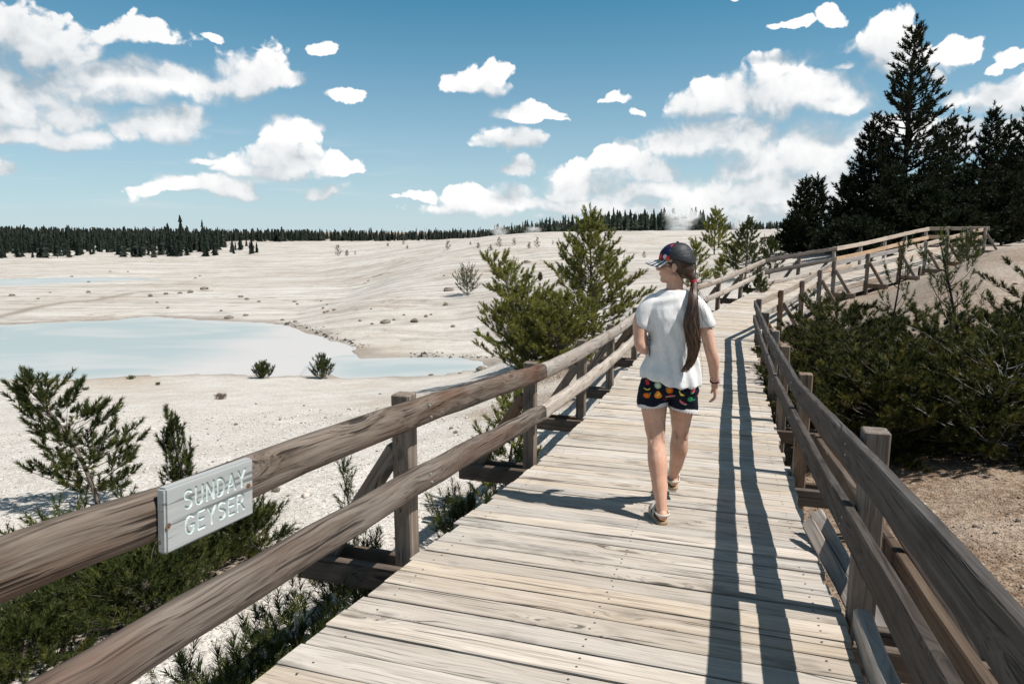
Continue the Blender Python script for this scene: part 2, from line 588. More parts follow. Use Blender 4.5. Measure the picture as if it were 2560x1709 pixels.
def edge_at(t):
    """left and right deck edge (x, y, z) at station t in 0..len-1"""
    i = min(int(t), len(LE) - 2)
    f = t - i
    a = LE[i] * (1 - f) + LE[i + 1] * f
    b = RE[i] * (1 - f) + RE[i + 1] * f
    z = zdeck((a[1] + b[1]) / 2)
    return Vector((a[0], a[1], z)), Vector((b[0], b[1], z))


def station_len(i):
    return 0.5 * (np.linalg.norm(LE[i + 1] - LE[i]) + np.linalg.norm(RE[i + 1] - RE[i]))


# ------------------------------------------------------------------ ground
def pxp(x, y, Y):
    """a point seen at (x, y) of the photograph's frame, Y metres in front"""
    a = (x - 1280.) / 1720.
    b = -(y - 854.5) / 1720.
    T = R(PITCH)
    r = np.array([a, math.cos(T) + b * math.sin(T), -math.sin(T) + b * math.cos(T)])
    return r * (Y / r[1]) + np.array([0, 0, CAM_Z])


def pxz(x, y, z):
    a = (x - 1280.) / 1720.
    b = -(y - 854.5) / 1720.
    T = R(PITCH)
    r = np.array([a, math.cos(T) + b * math.sin(T), -math.sin(T) + b * math.cos(T)])
    return r * ((z - CAM_Z) / r[2]) + np.array([0, 0, CAM_Z])


POND_Z = -4.0
CP = []
for t in np.arange(0, 6.01, 0.25):
    a, b = edge_at(t)
    d = 0.72 if t < 3 else (0.72 - 0.16 * (t - 3))
    CP.append((a.x, a.y, a.z - d))
    CP.append((b.x, b.y, b.z - d + (0.12 if t < 2 else 0.05)))
for x, y, z in ((100, 1650, -.66), (600, 1600, -.58), (60, 1250, -1.0), (60, 1050, -2.1), (300, 975, -3.5), (700, 965, -3.5), (1100, 955, -3.3),
                (850, 1200, -.95), (1000, 1050, -1.75), (1250, 1000, -1.65), (450, 1250, -.95), (500, 1080, -1.9),
                (2500, 1600, -.42), (2450, 1350, -.44), (2400, 1200, -.5), (2560, 1250, -.4)):
    CP.append(tuple(pxz(x, y, z)))
for x, y, Y in ((2200, 800, 15.6), (2450, 700, 15.7), (2500, 620, 19.7), (2540, 640, 18),
                (1500, 700, 45), (1600, 620, 90), (1300, 640, 80), (1300, 586, 125), (1600, 584, 125), (1500, 585, 125), (1720, 586, 120), (1150, 603, 135),
                (1000, 650, 100), (1000, 700, 65), (900, 760, 48), (1150, 800, 42), (1250, 760, 44), (850, 640, 150), (750, 610, 230), (400, 641, 178), (0, 643, 178),
                (1868, 700, 36), (1786, 632, 75), (1741, 730, 27), (1960, 640, 45), (2050, 640, 42), (1440, 880, 19.5), (1300, 900, 23.5), (1350, 780, 33)):
    CP.append(tuple(pxp(x, y, Y)))
for p in ((1.5, 26, -2.5), (-1, 31.5, -3.95), (1, 33, -3.4), (3.5, 30, -2.4), (-2, 26.5, -3.9), (-60, 110, -3.95), (-90, 140, -3.9), (-35, 65, -3.95), (-30, 45, -4.1), (-14, 62, -3.85), (-45, 100, -3.9), (-10, 36, -4.1), (-22, 33, -4.15),
          (20, 300, 1.0), (90, 280, 3.0), (-150, 300, -2.0), (-300, 420, -1.0), (-100, 500, -1.5), (60, 500, 2.0),
          (35, 60, 1.6), (60, 45, 2.6), (28, 38, 1.15), (19, 24, 1.25), (25, 20, 1.9), (12, 6, 0.3), (9, 10, -.15), (7, 8, -.45), (9.5, 13, -.1), (40, 10, 2.5), (150, 150, 5), (250, 60, 6),
          (-3, -6, -.4), (-12, -12, -1.5), (8, -12, .2), (0, -40, 0), (-40, -40, -3), (40, -40, 3), (-60, 10, -3.8), (-25, 10, -3.4), (-9, 4, -1.35), (-12, 9, -2.2),
          (800, 900, 6), (-900, 900, 8), (0, 1500, 5), (0, -900, 0), (900, -300, 5), (-900, -300, -2), (-400, 200, -3), (400, 300, 6)):
    CP.append(p)
CP = np.array(CP)


def _warp(x, y):
    r = np.hypot(x, y)
    th = np.arctan2(x, y)
    L = np.log(r + 5.0) - math.log(5.0)
    return L * np.sin(th) * 3, L * np.cos(th) * 3


def _tps(r2):
    return np.where(r2 > 1e-12, r2 * np.log(r2 + 1e-12), 0)


_cu, _cv = _warp(CP[:, 0], CP[:, 1])
_n = len(CP)
_A = np.zeros((_n + 3, _n + 3))
_A[:_n, :_n] = _tps((_cu[:, None] - _cu) ** 2 + (_cv[:, None] - _cv) ** 2) + np.eye(_n) * 0.02
_A[:_n, _n:] = np.stack([np.ones(_n), _cu, _cv], 1)
_A[_n:, :_n] = _A[:_n, _n:].T
_wt = np.linalg.solve(_A, np.concatenate([CP[:, 2], np.zeros(3)]))

# ponds: outline points as seen, on the water level
POND_A = [pxz(x, y, POND_Z)[:2] for x, y in ((-900, 1010), (0, 950), (200, 951), (420, 940), (560, 934), (660, 946), (800, 940), (905, 935), (900, 905), (890, 872), (805, 841), (760, 828), (716, 814), (650, 806), (560, 802), (470, 797), (379, 791), (280, 800), (150, 806), (0, 812), (-900, 830))]
POND_B = [pxz(x, y, POND_Z)[:2] for x, y in ((820, 944), (930, 944), (1050, 938), (1110, 936), (1180, 928), (1235, 921), (1205, 905), (1150, 897), (1050, 894), (950, 895), (880, 898), (835, 912))]
POND_C = [pxz(x, y, POND_Z)[:2] for x, y in ((-700, 722), (0, 716), (90, 713), (200, 706), (330, 700), (420, 698), (300, 694), (150, 694), (0, 698), (-700, 704))]


def poly_sd(px, py, poly):
    """signed distance (negative inside) of points to a polygon"""
    P_ = np.array(poly)
    Q_ = np.roll(P_, -1, 0)
    d = np.full(px.shape, 1e9)
    ins = np.zeros(px.shape, bool)
    for (ax, ay), (bx, by) in zip(P_, Q_):
        ex, ey = bx - ax, by - ay
        t = np.clip(((px - ax) * ex + (py - ay) * ey) / (ex * ex + ey * ey + 1e-12), 0, 1)
        d = np.minimum(d, np.hypot(px - ax - t * ex, py - ay - t * ey))
        c = ((ay > py) != (by > py)) & (px < ex * (py - ay) / (ey + 1e-12) + ax)
        ins ^= c
    return np.where(ins, -d, d)


def ground_z(x, y):
    x = np.atleast_1d(np.asarray(x, float))
    y = np.atleast_1d(np.asarray(y, float))
    u, v = _warp(x, y)
    z = np.full(x.shape, 0.0)
    for i in range(0, len(x), 40000):
        s = slice(i, i + 40000)
        z[s] = _tps((u[s, None] - _cu) ** 2 + (v[s, None] - _cv) ** 2) @ _wt[:_n] + _wt[_n] + _wt[_n + 1] * u[s] + _wt[_n + 2] * v[s]
    r = np.hypot(x, y)
    far = smoothstep(420, 900, r)
    z = z * (1 - far) + far * (0.5 + 8 * smoothstep(900, 2800, r))
    rel = smoothstep(3, 60, r)
    z = z + fbm(x * 0.9, y * 0.9, 3, 4) * 0.10 * (1 - smoothstep(25, 90, r)) + fbm(x * 0.22, y * 0.22, 9, 4) * 0.30 * rel
    z = z + fbm(x * 0.05, y * 0.05, 21, 4) * 0.9 * smoothstep(25, 90, r)
    z = z + fbm(x * 3.5, y * 3.5, 33, 3) * 0.03 * (1 - smoothstep(10, 30, r))
    # ponds
    near = (r > 18) & (r < 140) & (x < 12)
    if near.any():
        xn, yn = x[near], y[near]
        sd = np.minimum(np.minimum(poly_sd(xn, yn, POND_A), poly_sd(xn, yn, POND_B)), poly_sd(xn, yn, POND_C) * 1.0)
        sd = sd + fbm(xn * 0.8, yn * 0.8, 5, 3) * 0.7
        zn = z[near]
        shore = POND_Z + 0.05 + 0.10 * np.clip(sd, 0, 30)
        zn = np.where(sd > 0, np.maximum(zn, POND_Z + 0.04 + 0.03 * np.clip(sd, 0, 2)), zn)
        # never hide the water behind a bank: cap the shores close to the pond
        zn = np.minimum(zn, np.maximum(shore + 0.03, POND_Z + 0.06) + smoothstep(0.8, 4.5, sd) * 5 + smoothstep(27, 33, yn) * 6)
        zn = np.where(sd <= 0, POND_Z - 0.30 * smoothstep(0, 0.8, -sd), zn)
        z[near] = zn
    # small run-off channel beyond the pond
    return z


def gz(x, y):
    return float(ground_z(np.array([x]), np.array([y]))[0])


def ground_material():
    m, k, out = new_mat('white_sinter_ground')
    pos = k.n('ShaderNodeNewGeometry').outputs['Position']
    at = k.n('ShaderNodeAttribute', attribute_name='soil')
    sr, sg, sb = [at.outputs['Color']] * 3
    rgb = k.n('ShaderNodeSeparateColor')
    k.put(rgb.inputs[0], at.outputs['Color'])
    soil, wet, far = rgb.outputs[0], rgb.outputs[1], rgb.outputs[2]
    n_big = k.noise(pos, 0.11, 5, 0.6)
    n_mid = k.noise(pos, 0.9, 5, 0.62)
    n_fin = k.noise(pos, 14.0, 4, 0.65)
    grain = k.voro(pos, 42.0, 'F1', 1.0)
    gcol = k.voro(pos, 42.0, 'F1', 1.0, out='Color')
    gr = k.n('ShaderNodeSeparateColor')
    k.put(gr.inputs[0], gcol)
    c = k.mix(k.rng(n_mid, 0.32, 0.66), (0.535, 0.49, 0.44), (0.67, 0.63, 0.585))
    c = k.mix(k.rng(n_big, 0.47, 0.66, 0, 0.7, True), c, (0.47, 0.385, 0.305))
    band = k.noise(k.vm('MULTIPLY', pos, (0.035, 0.16, 0.1)), 1.0, 5, 0.62)
    c = k.mix(k.m('MULTIPLY', far, k.rng(band, 0.52, 0.70, 0, 0.65, True)), c, (0.40, 0.335, 0.275))
    c = k.mix(k.m('MULTIPLY', far, 0.30), c, (0.60, 0.56, 0.515))
    c = k.mix(k.m('MULTIPLY', far, k.rng(band, 0.44, 0.36, 0, 0.8, True)), c, (0.68, 0.65, 0.605))
    # thin grey run-off stains and scattered dark debris on the open flat
    stn = k.noise(k.vm('MULTIPLY', pos, (0.05, 0.42, 0.2)), 1.0, 6, 0.66, dist=0.5)
    stl = k.m('SUBTRACT', 1.0, k.rng(k.m('ABSOLUTE', k.m('SUBTRACT', stn, 0.52)), 0.0, 0.045, 0, 1))
    c = k.mix(k.m('MULTIPLY', k.m('MULTIPLY', stl, far), 0.75), c, (0.31, 0.275, 0.245))
    deb = k.rng(k.noise(k.vm('MULTIPLY', pos, (0.8, 0.5, 0.8)), 1.0, 7, 0.78), 0.545, 0.62, 0, 0.8)
    c = k.mix(k.m('MULTIPLY', deb, k.m('MULTIPLY', far, k.rng(n_big, 0.42, 0.60))), c, (0.24, 0.195, 0.155))
    # brown soil with needle litter
    lit = k.noise(k.vm('MULTIPLY', pos, (22, 9, 9)), 1.0, 4, 0.7)
    soilc = k.mix(k.rng(lit, 0.38, 0.62), (0.17, 0.11, 0.072), (0.38, 0.285, 0.21))
    soilc = k.mix(k.rng(n_mid, 0.52, 0.68, 0, 0.6), soilc, (0.46, 0.375, 0.30))
    sm = k.m('ADD', soil, k.m('MULTIPLY', k.m('SUBTRACT', n_mid, 0.5), k.m('MULTIPLY', k.m('MULTIPLY', soil, k.m('SUBTRACT', 1.0, soil)), 3.2)), clamp=True)
    c = k.mix(sm, c, soilc)
    # wet margins and run-off
    c = k.mix(k.m('MULTIPLY', wet, 0.9), c, (0.27, 0.225, 0.18))
    # pebbles: pale and dark grains
    peb = k.rng(grain, 0.15, 0.42, 1, 0)
    tone = k.rng(gr.outputs[0], 0, 1, 0.55, 1.22)
    hs = k.n('ShaderNodeHueSaturation')
    k.put(hs.inputs['Color'], c)
    k.put(hs.inputs['Value'], k.mix(0.75, 1.0, tone))
    c = hs.outputs[0]
    spk = k.rng(k.noise(pos, 26.0, 2, 0.5), 0.63, 0.68, 0, 0.75)
    c = k.mix(spk, c, (0.17, 0.135, 0.105))
    spk2 = k.rng(k.noise(k.vm('MULTIPLY', pos, (0.9, 0.45, 0.9)), 1.7, 6, 0.72), 0.64, 0.72, 0, 0.65)
    c = k.mix(k.m('MULTIPLY', spk2, k.m('SUBTRACT', 1.0, soil)), c, (0.30, 0.24, 0.185))
    h = k.m('ADD', k.m('MULTIPLY', peb, 0.6), k.m('MULTIPLY', n_fin, 0.9))
    principled(k, out, c, 0.93, 0.12, h, 0.75, 0.022)
    return m


def build_ground():
    g = 1.0175
    rad = [0.35]
    while rad[-1] < 3600:
        rad.append(rad[-1] * g)
    rad = np.array(rad)
    ang = np.concatenate([np.linspace(-180, -52, 46)[:-1], np.linspace(-52, 52, 470), np.linspace(52, 180, 46)[1:-1]])
    A_, R_ = np.meshgrid(np.radians(ang), rad)
    x, y = (R_ * np.sin(A_)).ravel(), (R_ * np.cos(A_)).ravel()
    z = ground_z(x, y)
    na, nr = len(ang), len(rad)
    i, j = np.meshgrid(np.arange(nr - 1), np.arange(na), indexing='ij')
    j2 = (j + 1) % na
    f = np.stack([i * na + j, i * na + j2, (i + 1) * na + j2, (i + 1) * na + j], -1).reshape(-1, 4)
    verts = np.stack([x, y, z], 1)
    verts = np.vstack([verts, [[0, 0, gz(0, 0)]]])
    me = make_mesh('ground', verts, f[:, ::-1].copy(), ground_material(), True)
    # what the ground is made of, place by place
    r = np.hypot(x, y)
    lx = np.interp(y, [e[1] for e in LE], [e[0] for e in LE])
    rx = np.interp(y, [e[1] for e in RE], [e[0] for e in RE])
    mid = 0.5 * (lx + rx)
    soil = smoothstep(-0.8, 1.2, x - mid) * (1 - 0.28 * smoothstep(11, 17, y)) * (1 - smoothstep(32, 58, r))
    soil = np.where(x > mid, soil, 0.0)
    soil = np.maximum(soil, smoothstep(60, 110, r) * smoothstep(0.5, 0.62, x / np.maximum(y, 1e-3)) * 0.8)
    # litter under the pines left of the boardwalk
    for cx, cy, cr in ((0.9, 17.2, 3.2), (1.9, 18.3, 2.2), (0.2, 12.5, 1.5), (-2.6, 4.6, 1.2)):
        soil = np.maximum(soil, 0.75 * (1 - smoothstep(cr * 0.5, cr, np.hypot(x - cx, y - cy))))
    soil = np.clip(soil + fbm(x * 0.7, y * 0.7, 71, 3) * 0.5 * (soil > 0.02) * (soil < 0.98), 0, 1)
    soil = np.maximum(soil, smoothstep(250, 420, r) * 0.7)
    wet = np.zeros_like(x)
    near = (r > 18) & (r < 140) & (x < 12)
    sd = np.minimum(poly_sd(x[near], y[near], POND_A), poly_sd(x[near], y[near], POND_B))
    wn = (1 - smoothstep(0.0, 1.4, sd + fbm(x[near] * 0.5, y[near] * 0.5, 8, 3) * 1.6)) * 0.75
    CH = [pxz(px_, py_, -3.95)[:2] for px_, py_ in ((-40, 802), (20, 788), (90, 770), (160, 758), (240, 752), (290, 742), (330, 733), (420, 727), (520, 728))]
    cd = np.full(near.sum(), 1e9)
    for a, b in zip(CH, CH[1:]):
        e = b - a
        t = np.clip(((x[near] - a[0]) * e[0] + (y[near] - a[1]) * e[1]) / (e @ e), 0, 1)
        cd = np.minimum(cd, np.hypot(x[near] - a[0] - t * e[0], y[near] - a[1] - t * e[1]))
    wn = np.maximum(wn, (1 - smoothstep(0.12, 0.9, cd + np.abs(fbm(x[near] * 0.9, y[near] * 0.9, 17, 3)) * 0.7)))
    wet[near] = wn
    fr = smoothstep(22, 50, r)
    colr = np.ones((len(x) + 1, 4), np.float32)
    colr[:-1, 0], colr[:-1, 1], colr[:-1, 2] = soil, wet, fr
    ca = me.color_attributes.new('soil', 'FLOAT_COLOR', 'POINT')
    ca.data.foreach_set('color', colr.ravel())
    o = link(bpy.data.objects.new('ground', me))
    return tag(o, kind='structure')


ground = build_ground()

# ponds: one level sheet of milky water over the hollows
m, k, out = new_mat('milky_blue_water')
pos = k.n('ShaderNodeNewGeometry').outputs['Position']
sw = k.noise(k.vm('MULTIPLY', pos, (0.10, 0.28, 1)), 1.0, 4, 0.5, dist=1.0)
at = k.n('ShaderNodeAttribute', attribute_name='silt')
f = k.m('ADD', k.rng(sw, 0.45, 0.66, 0, 0.5, True), at.outputs['Fac'], clamp=True)
c = k.mix(f, (0.335, 0.395, 0.405), (0.50, 0.485, 0.475))
b = principled(k, out, c, 0.5, 0.10, k.noise(k.vm('MULTIPLY', pos, (1.2, 3.0, 1)), 1.5, 4, 0.6), 0.18, 0.03)
M['water'] = m


def build_pond(name, poly, silt_fn, grow=2.2, dz=0.0):
    P_ = np.array(poly)
    c0 = P_.mean(0)
    lo, hi = P_.min(0) - grow, P_.max(0) + grow
    nx, ny = 120, 60
    X, Y = np.meshgrid(np.linspace(lo[0], hi[0], nx), np.linspace(lo[1], hi[1], ny))
    x, y = X.ravel(), Y.ravel()
    sd = poly_sd(x, y, poly)
    i, j = np.meshgrid(np.arange(ny - 1), np.arange(nx - 1), indexing='ij')
    f = np.stack([i * nx + j, i * nx + j + 1, (i + 1) * nx + j + 1, (i + 1) * nx + j], -1).reshape(-1, 4)
    keep = (sd[f].min(1) < 1.1)
    me = make_mesh(name, np.stack([x, y, np.full_like(x, POND_Z + dz)], 1), f[keep], M['water'])
    ca = me.color_attributes.new('silt', 'FLOAT_COLOR', 'POINT')
    s = np.clip(silt_fn(x, y, sd), 0, 1)
    ca.data.foreach_set('color', np.stack([s, s, s, np.ones_like(s)], 1).astype(np.float32).ravel())
    return tag(link(bpy.data.objects.new(name, me)), kind='structure')


sx0, sx1 = pxz(430, 870, POND_Z)[0], pxz(700, 870, POND_Z)[0]
build_pond('pond', POND_A, lambda x, y, sd: smoothstep(sx0, sx1, x) * 0.95 + smoothstep(-2.0, 0.2, sd) * 0.35)
build_pond('pond_pool', POND_B, lambda x, y, sd: smoothstep(-1.2, 0.2, sd) * 0.4, dz=0.015)
build_pond('pond_runoff', POND_C, lambda x, y, sd: 0.25 + fbm(x * 0.2, y * 0.6, 4, 3) * 1.2)


# ------------------------------------------------------------------ boardwalk
rs = np.random.RandomState(11)


def beam_mesh(name, L, w, h, mat, rnd=0.008, wob=0.004, nseg=6, seed=0, ragged=0.0):
    """a timber: rounded cross-section w (local Y) by h (local Z), length along local X, slightly uneven"""
    r = np.random.RandomState(seed)
    c = min(rnd, w * 0.49, h * 0.49)
    if c > 0.02:
        cs = []
        for qx, qy, a0 in ((1, 1, 0), (-1, 1, 90), (-1, -1, 180), (1, -1, 270)):
            for a in (0, 30, 60, 90):
                t = R(a0 + a)
                cs.append((qx * (w / 2 - c) + c * math.cos(t), qy * (h / 2 - c) + c * math.sin(t)))
    else:
        cs = []
        for qx, qy, a0 in ((1, 1, 0), (-1, 1, 90), (-1, -1, 180), (1, -1, 270)):
            for a in (0, 90):
                t = R(a0 + a)
                cs.append((qx * (w / 2 - c) + c * math.cos(t), qy * (h / 2 - c) + c * math.sin(t)))
    cs = np.array(cs)
    n = len(cs)
    xs = np.linspace(-L / 2, L / 2, nseg + 1)
    xs = np.concatenate([[xs[0]], xs[:1] + c * 0.6, xs[1:-1], xs[-1:] - c * 0.6, [xs[-1]]])
    V = []
    for i, x in enumerate(xs):
        endcap = i in (0, len(xs) - 1)
        s = 1.0 - (0.10 if endcap else 0.0)
        off = r.normal(0, wob, 2) if 1 < i < len(xs) - 2 else r.normal(0, wob * 0.3, 2)
        sc = 1 + r.normal(0, wob * 3, n)
        for j, (a, b) in enumerate(cs):
            e = r.uniform(-ragged, ragged) if endcap and ragged else 0
            V.append((x + e, a * s * sc[j] + off[0], b * s * sc[j] + off[1]))
    F = []
    for i in range(len(xs) - 1):
        for j in range(n):
            j2 = (j + 1) % n
            F.append((i * n + j, i * n + j2, (i + 1) * n + j2, (i + 1) * n + j))
    F.append(tuple(range(n))[::-1])
    F.append(tuple((len(xs) - 1) * n + j for j in range(n)))
    F = [f[::-1] for f in F]
    return make_mesh(name, V, F, mat, False)


_seed = [100]


def beam(name, p0, p1, w, h, mat, parent, up=(0, 0, 1), **kw):
    _seed[0] += 1
    mtx, L = frame(p0, p1, up)
    kw.setdefault('nseg', max(2, int(L / 0.35)))
    return link(bpy.data.objects.new(name, beam_mesh(name, L, w, h, mat, seed=_seed[0], **kw)), parent, mtx)


boardwalk = empty('boardwalk', (0, 0, 0), kind='structure')
# plank boundaries
GAP = 0.0095
bounds = []
for i in range(len(LE) - 1):
    n = int(round(station_len(i) / 0.152))
    for q in range(n):
        bounds.append(i + q / n)
bounds.append(len(LE) - 1 - 1e-6)
nails = []
for q in range(len(bounds) - 1):
    a0, b0 = edge_at(bounds[q])
    a1, b1 = edge_at(bounds[q + 1])
    fwd = ((a1 + b1) - (a0 + b0)).normalized()
    ax = (b0 + b1 - a0 - a1).normalized()
    g = GAP * rs.uniform(0.35, 1.25) / 2
    el, er = rs.normal(0, 0.012), rs.normal(0, 0.014)
    dz = rs.normal(0, 0.0022)
    tilt = rs.normal(0, 0.002)
    if rs.rand() < 0.05:
        dz -= 0.006
    mtx, L = frame((a0 + a1) / 2, (b0 + b1) / 2)
    inv = mtx.inverted()
    T_ = 0.042
    ns = 7
    V = []
    wl, wh = rs.uniform(-0.003, 0.003, (2, ns))
    for s in range(ns):
        f = s / (ns - 1)
        p = inv @ (a0.lerp(b0, f))
        u = inv @ (a1.lerp(b1, f))
        xx = p.x + (el * (1 - f) + er * f) if s in (0, ns - 1) else p.x
        y0, y1 = p.y + g + wl[s], u.y - g + wh[s]
        if s in (0, ns - 1) and rs.rand() < 0.3:
            y0 += rs.uniform(0, 0.006)
        zt = dz + tilt * (f - 0.5) * 2
        ch = 0.004
        zz0 = p.z
        zz1 = u.z
        V += [(xx, y0, zz0 + zt - T_), (xx, y0, zz0 + zt - ch), (xx, y0 + ch, zz0 + zt), (xx, y1 - ch, zz1 + zt), (xx, y1, zz1 + zt - ch), (xx, y1, zz1 + zt - T_)]
    F = []
    for s in range(ns - 1):
        for j in range(6):
            F.append((s * 6 + j, s * 6 + (j + 1) % 6, s * 6 + 6 + (j + 1) % 6, s * 6 + 6 + j))
    F.append((5, 4, 3, 2, 1, 0))
    F.append(tuple((ns - 1) * 6 + j for j in range(6)))
    F = [f[::-1] for f in F]
    mobj('plank', V, F, M['plank'], boardwalk, mtx)
    if bounds[q] < 3.4:
        for f in (0.055, 0.5, 0.945):
            for e in (0.28, 0.72):
                if rs.rand() < 0.88:
                    p = a0.lerp(b0, f + rs.normal(0, 0.006)).lerp(a1.lerp(b1, f), e + rs.normal(0, 0.03))
                    nails.append(p + Vector((0, 0, dz + 0.0016)))
# nail heads: one joined part
V, F = [], []
for p in nails:
    b = len(V)
    r_ = 0.0052
    for j in range(7):
        V.append((p.x + r_ * math.cos(j * 2 * PI / 7), p.y + r_ * math.sin(j * 2 * PI / 7), p.z))
    V.append((p.x, p.y, p.z + 0.0012))
    for j in range(7):
        F.append((b + j, b + (j + 1) % 7, b + 7))
tag(mobj('nail', V, F, M['nail'], boardwalk), kind='stuff')
# joists below the planks
for f in (0.05, 0.5, 0.95):
    for i in range(len(LE) - 1):
        n = max(1, int(station_len(i) / 3.0))
        for q in range(n):
            p0 = edge_at(i + q / n)
            p1 = edge_at(i + (q + 1) / n - 1e-5)
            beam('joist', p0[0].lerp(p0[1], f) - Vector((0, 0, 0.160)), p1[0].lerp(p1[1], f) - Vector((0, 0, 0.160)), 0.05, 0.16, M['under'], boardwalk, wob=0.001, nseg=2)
# fascia boards and low kerbs along the far deck edges
for t0, t1 in ((3.03, 3.5), (3.5, 3.98), (4.02, 4.5), (4.5, 4.98), (5.02, 5.5), (5.5, 5.98)):
    p0, p1 = edge_at(t0)[1], edge_at(t1)[1]
    n_ = Vector((p1.y - p0.y, -(p1.x - p0.x), 0)).normalized()
    for dz, hh in ((-0.06, 0.15), (-0.225, 0.16)):
        if dz > -0.1 or t0 > 3.9:
            beam('fascia_board', p0 + n_ * 0.034 + Vector((0, 0, dz)), p1 + n_ * 0.034 + Vector((0, 0, dz)), 0.042, hh, M['rail_pale'], boardwalk, wob=0.002, nseg=4)
for side, t0, t1, mt in ((0, 4.02, 4.42, 'rail_pale'), (1, 0.12, 0.955, 'rail_pale'), (0, 4.44, 4.9, 'rail_new')):
    p0, p1 = edge_at(t0)[side], edge_at(t1)[side]
    n_ = Vector((p1.y - p0.y, -(p1.x - p0.x), 0)).normalized() * (1 if side else -1)
    beam('kerb_board', p0 - n_ * (0.045 if side == 0 else -0.06) + Vector((0, 0, 0.062 if side == 0 else 0.03)), p1 - n_ * (0.045 if side == 0 else -0.06) + Vector((0, 0, 0.062 if side == 0 else 0.03)), 0.07, 0.11, M[mt], boardwalk, wob=0.003, rnd=0.012)

# ------------------------------------------------------------------ railings
def pt_on(side, t, off=0.0, dz=0.0):
    """point on a deck edge moved outwards"""
    a, b = edge_at(t)
    out = (a - b).normalized() if side == 0 else (b - a).normalized()
    return (a if side == 0 else b) + Vector((out.x, out.y, 0)).normalized() * off + Vector((0, 0, dz)), Vector((out.x, out.y, 0)).normalized()


def t_of_y(side, y):
    e = LE if side == 0 else RE
    for i in range(len(e) - 1):
        if e[i][1] <= y <= e[i + 1][1]:
            return i + (y - e[i][1]) / (e[i + 1][1] - e[i][1])
    return len(e) - 1 - 1e-6


def add_bolt(parent, p, n, r_=0.014):
    n = n.normalized()
    mtx = n.to_track_quat('Z', 'Y').to_matrix().to_4x4()
    mtx.translation = p
    V = [(r_ * math.cos(j * PI / 4), r_ * math.sin(j * PI / 4), 0) for j in range(8)] + [(r_ * .7 * math.cos(j * PI / 4), r_ * .7 * math.sin(j * PI / 4), 0.009) for j in range(8)]
    F = [(j, (j + 1) % 8, 8 + (j + 1) % 8, 8 + j) for j in range(8)] + [tuple(range(8, 16))]
    mobj('bolt', V, F, M['bolt'], parent, mtx)


INSETS = (-0.045, -0.022)


def sag(side, y):
    """the old left rail has settled towards its near end"""
    return -0.030 * max(0.0, 3.5 - y) if side == 0 else 0.0


def along_(o):
    return Vector((-o.y, o.x, 0))


def railing(root, side, ts, H, spec):
    """posts at stations ts; spec(t) -> (material key of rails, rounded)"""
    posts = []
    for i, t in enumerate(ts):
        key, rounded = spec(t)
        inner, out = pt_on(side, t, INSETS[side])
        thick = 0.092 if rounded else 0.045
        pw = 0.10
        poff = thick + pw / 2 + 0.004
        base = inner + out * poff
        top = inner.z + H + (0.004 if side == 0 else 0.035)
        g = gz(base.x, base.y)
        lowz = min(g - 0.1, inner.z - 0.35)
        # frame of the post: local X up, faces square with the rail
        mtx = Matrix(((0, -out.y, out.x), (0, out.x, out.y), (1, 0, 0))).to_4x4()
        mtx.translation = Vector((base.x, base.y, (top + lowz) / 2))
        _seed[0] += 1
        pk = 'post' if key != 'rail_new' else 'rail_pale'
        po = link(bpy.data.objects.new('post', beam_mesh('post', top - lowz, pw, pw, M[pk], 0.008, 0.0015, 5, _seed[0])), root, mtx)
        if t < 2.3:      # fixings of the rails
            for dzb in (H - 0.045, H - 0.10, H - 0.40 if side == 0 else H - 0.34, H - 0.455 if side == 0 else H - 0.40):
                add_bolt(po, inner - out * 0.0005 + along_(out) * rs.normal(0, 0.012) + Vector((0, 0, dzb + rs.normal(0, 0.006))), -out, 0.0065)
        posts.append((po, inner, out, poff))
        # outrigger beam below the deck and the brace that stands on it
        bz = inner.z - 0.135
        L_out = 0.62 if side == 0 else 0.60
        along = Vector((-out.y, out.x, 0))
        for s in (1, -1):
            q0 = inner - out * 0.35 + along * s * 0.078 + Vector((0, 0, bz - inner.z - 0.02))
            q1 = inner + out * (poff + L_out) + along * s * 0.078 + Vector((0, 0, bz - inner.z - 0.02))
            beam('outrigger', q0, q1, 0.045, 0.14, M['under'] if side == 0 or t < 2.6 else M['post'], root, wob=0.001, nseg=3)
        b0 = base + out * 0.05 + Vector((0, 0, 0.50 if side == 0 else 0.52))
        b1 = base + out * (L_out - 0.06) + Vector((0, 0, bz - inner.z - 0.10))
        br = beam('brace', b0 + Vector((0, 0, 0.04)), b1, 0.09, 0.045 if False else 0.07, M['post'], root, wob=0.0015, nseg=3, up=along)
        if t < 2.2:
            add_bolt(br, b1 + along * 0.10 * (1 if side else -1) + out * -0.02 + Vector((0, 0, 0.05)), along * (1 if side else -1))
    return posts


left_rail = empty('railing', (-0.5, 3.4, 0.0), 'weathered two-rail timber railing with the carved sign, on the pool side of the boardwalk', 'railing', 'boardwalk railings')
right_rail = empty('railing', (1.5, 3.0, 0.0), 'grey two-rail timber railing beside the dense bushes, braced posts behind it, casting shadow bars', 'railing', 'boardwalk railings')
end_rail = empty('railing', (18.3, 28.8, 1.0), 'short pale railing closing the far end of the boardwalk before the dark trees', 'railing', 'boardwalk railings')


def left_spec(t):
    return ('rail_old' if t < 1.33 else 'rail_pale' if t < 4.0 else 'rail_grey' if t < 4.45 else 'rail_new', t < 4.45)


def right_spec(t):
    return ('rail_grey' if t < 3.0 else 'rail_pale' if t < 4.75 else 'rail_new', False)


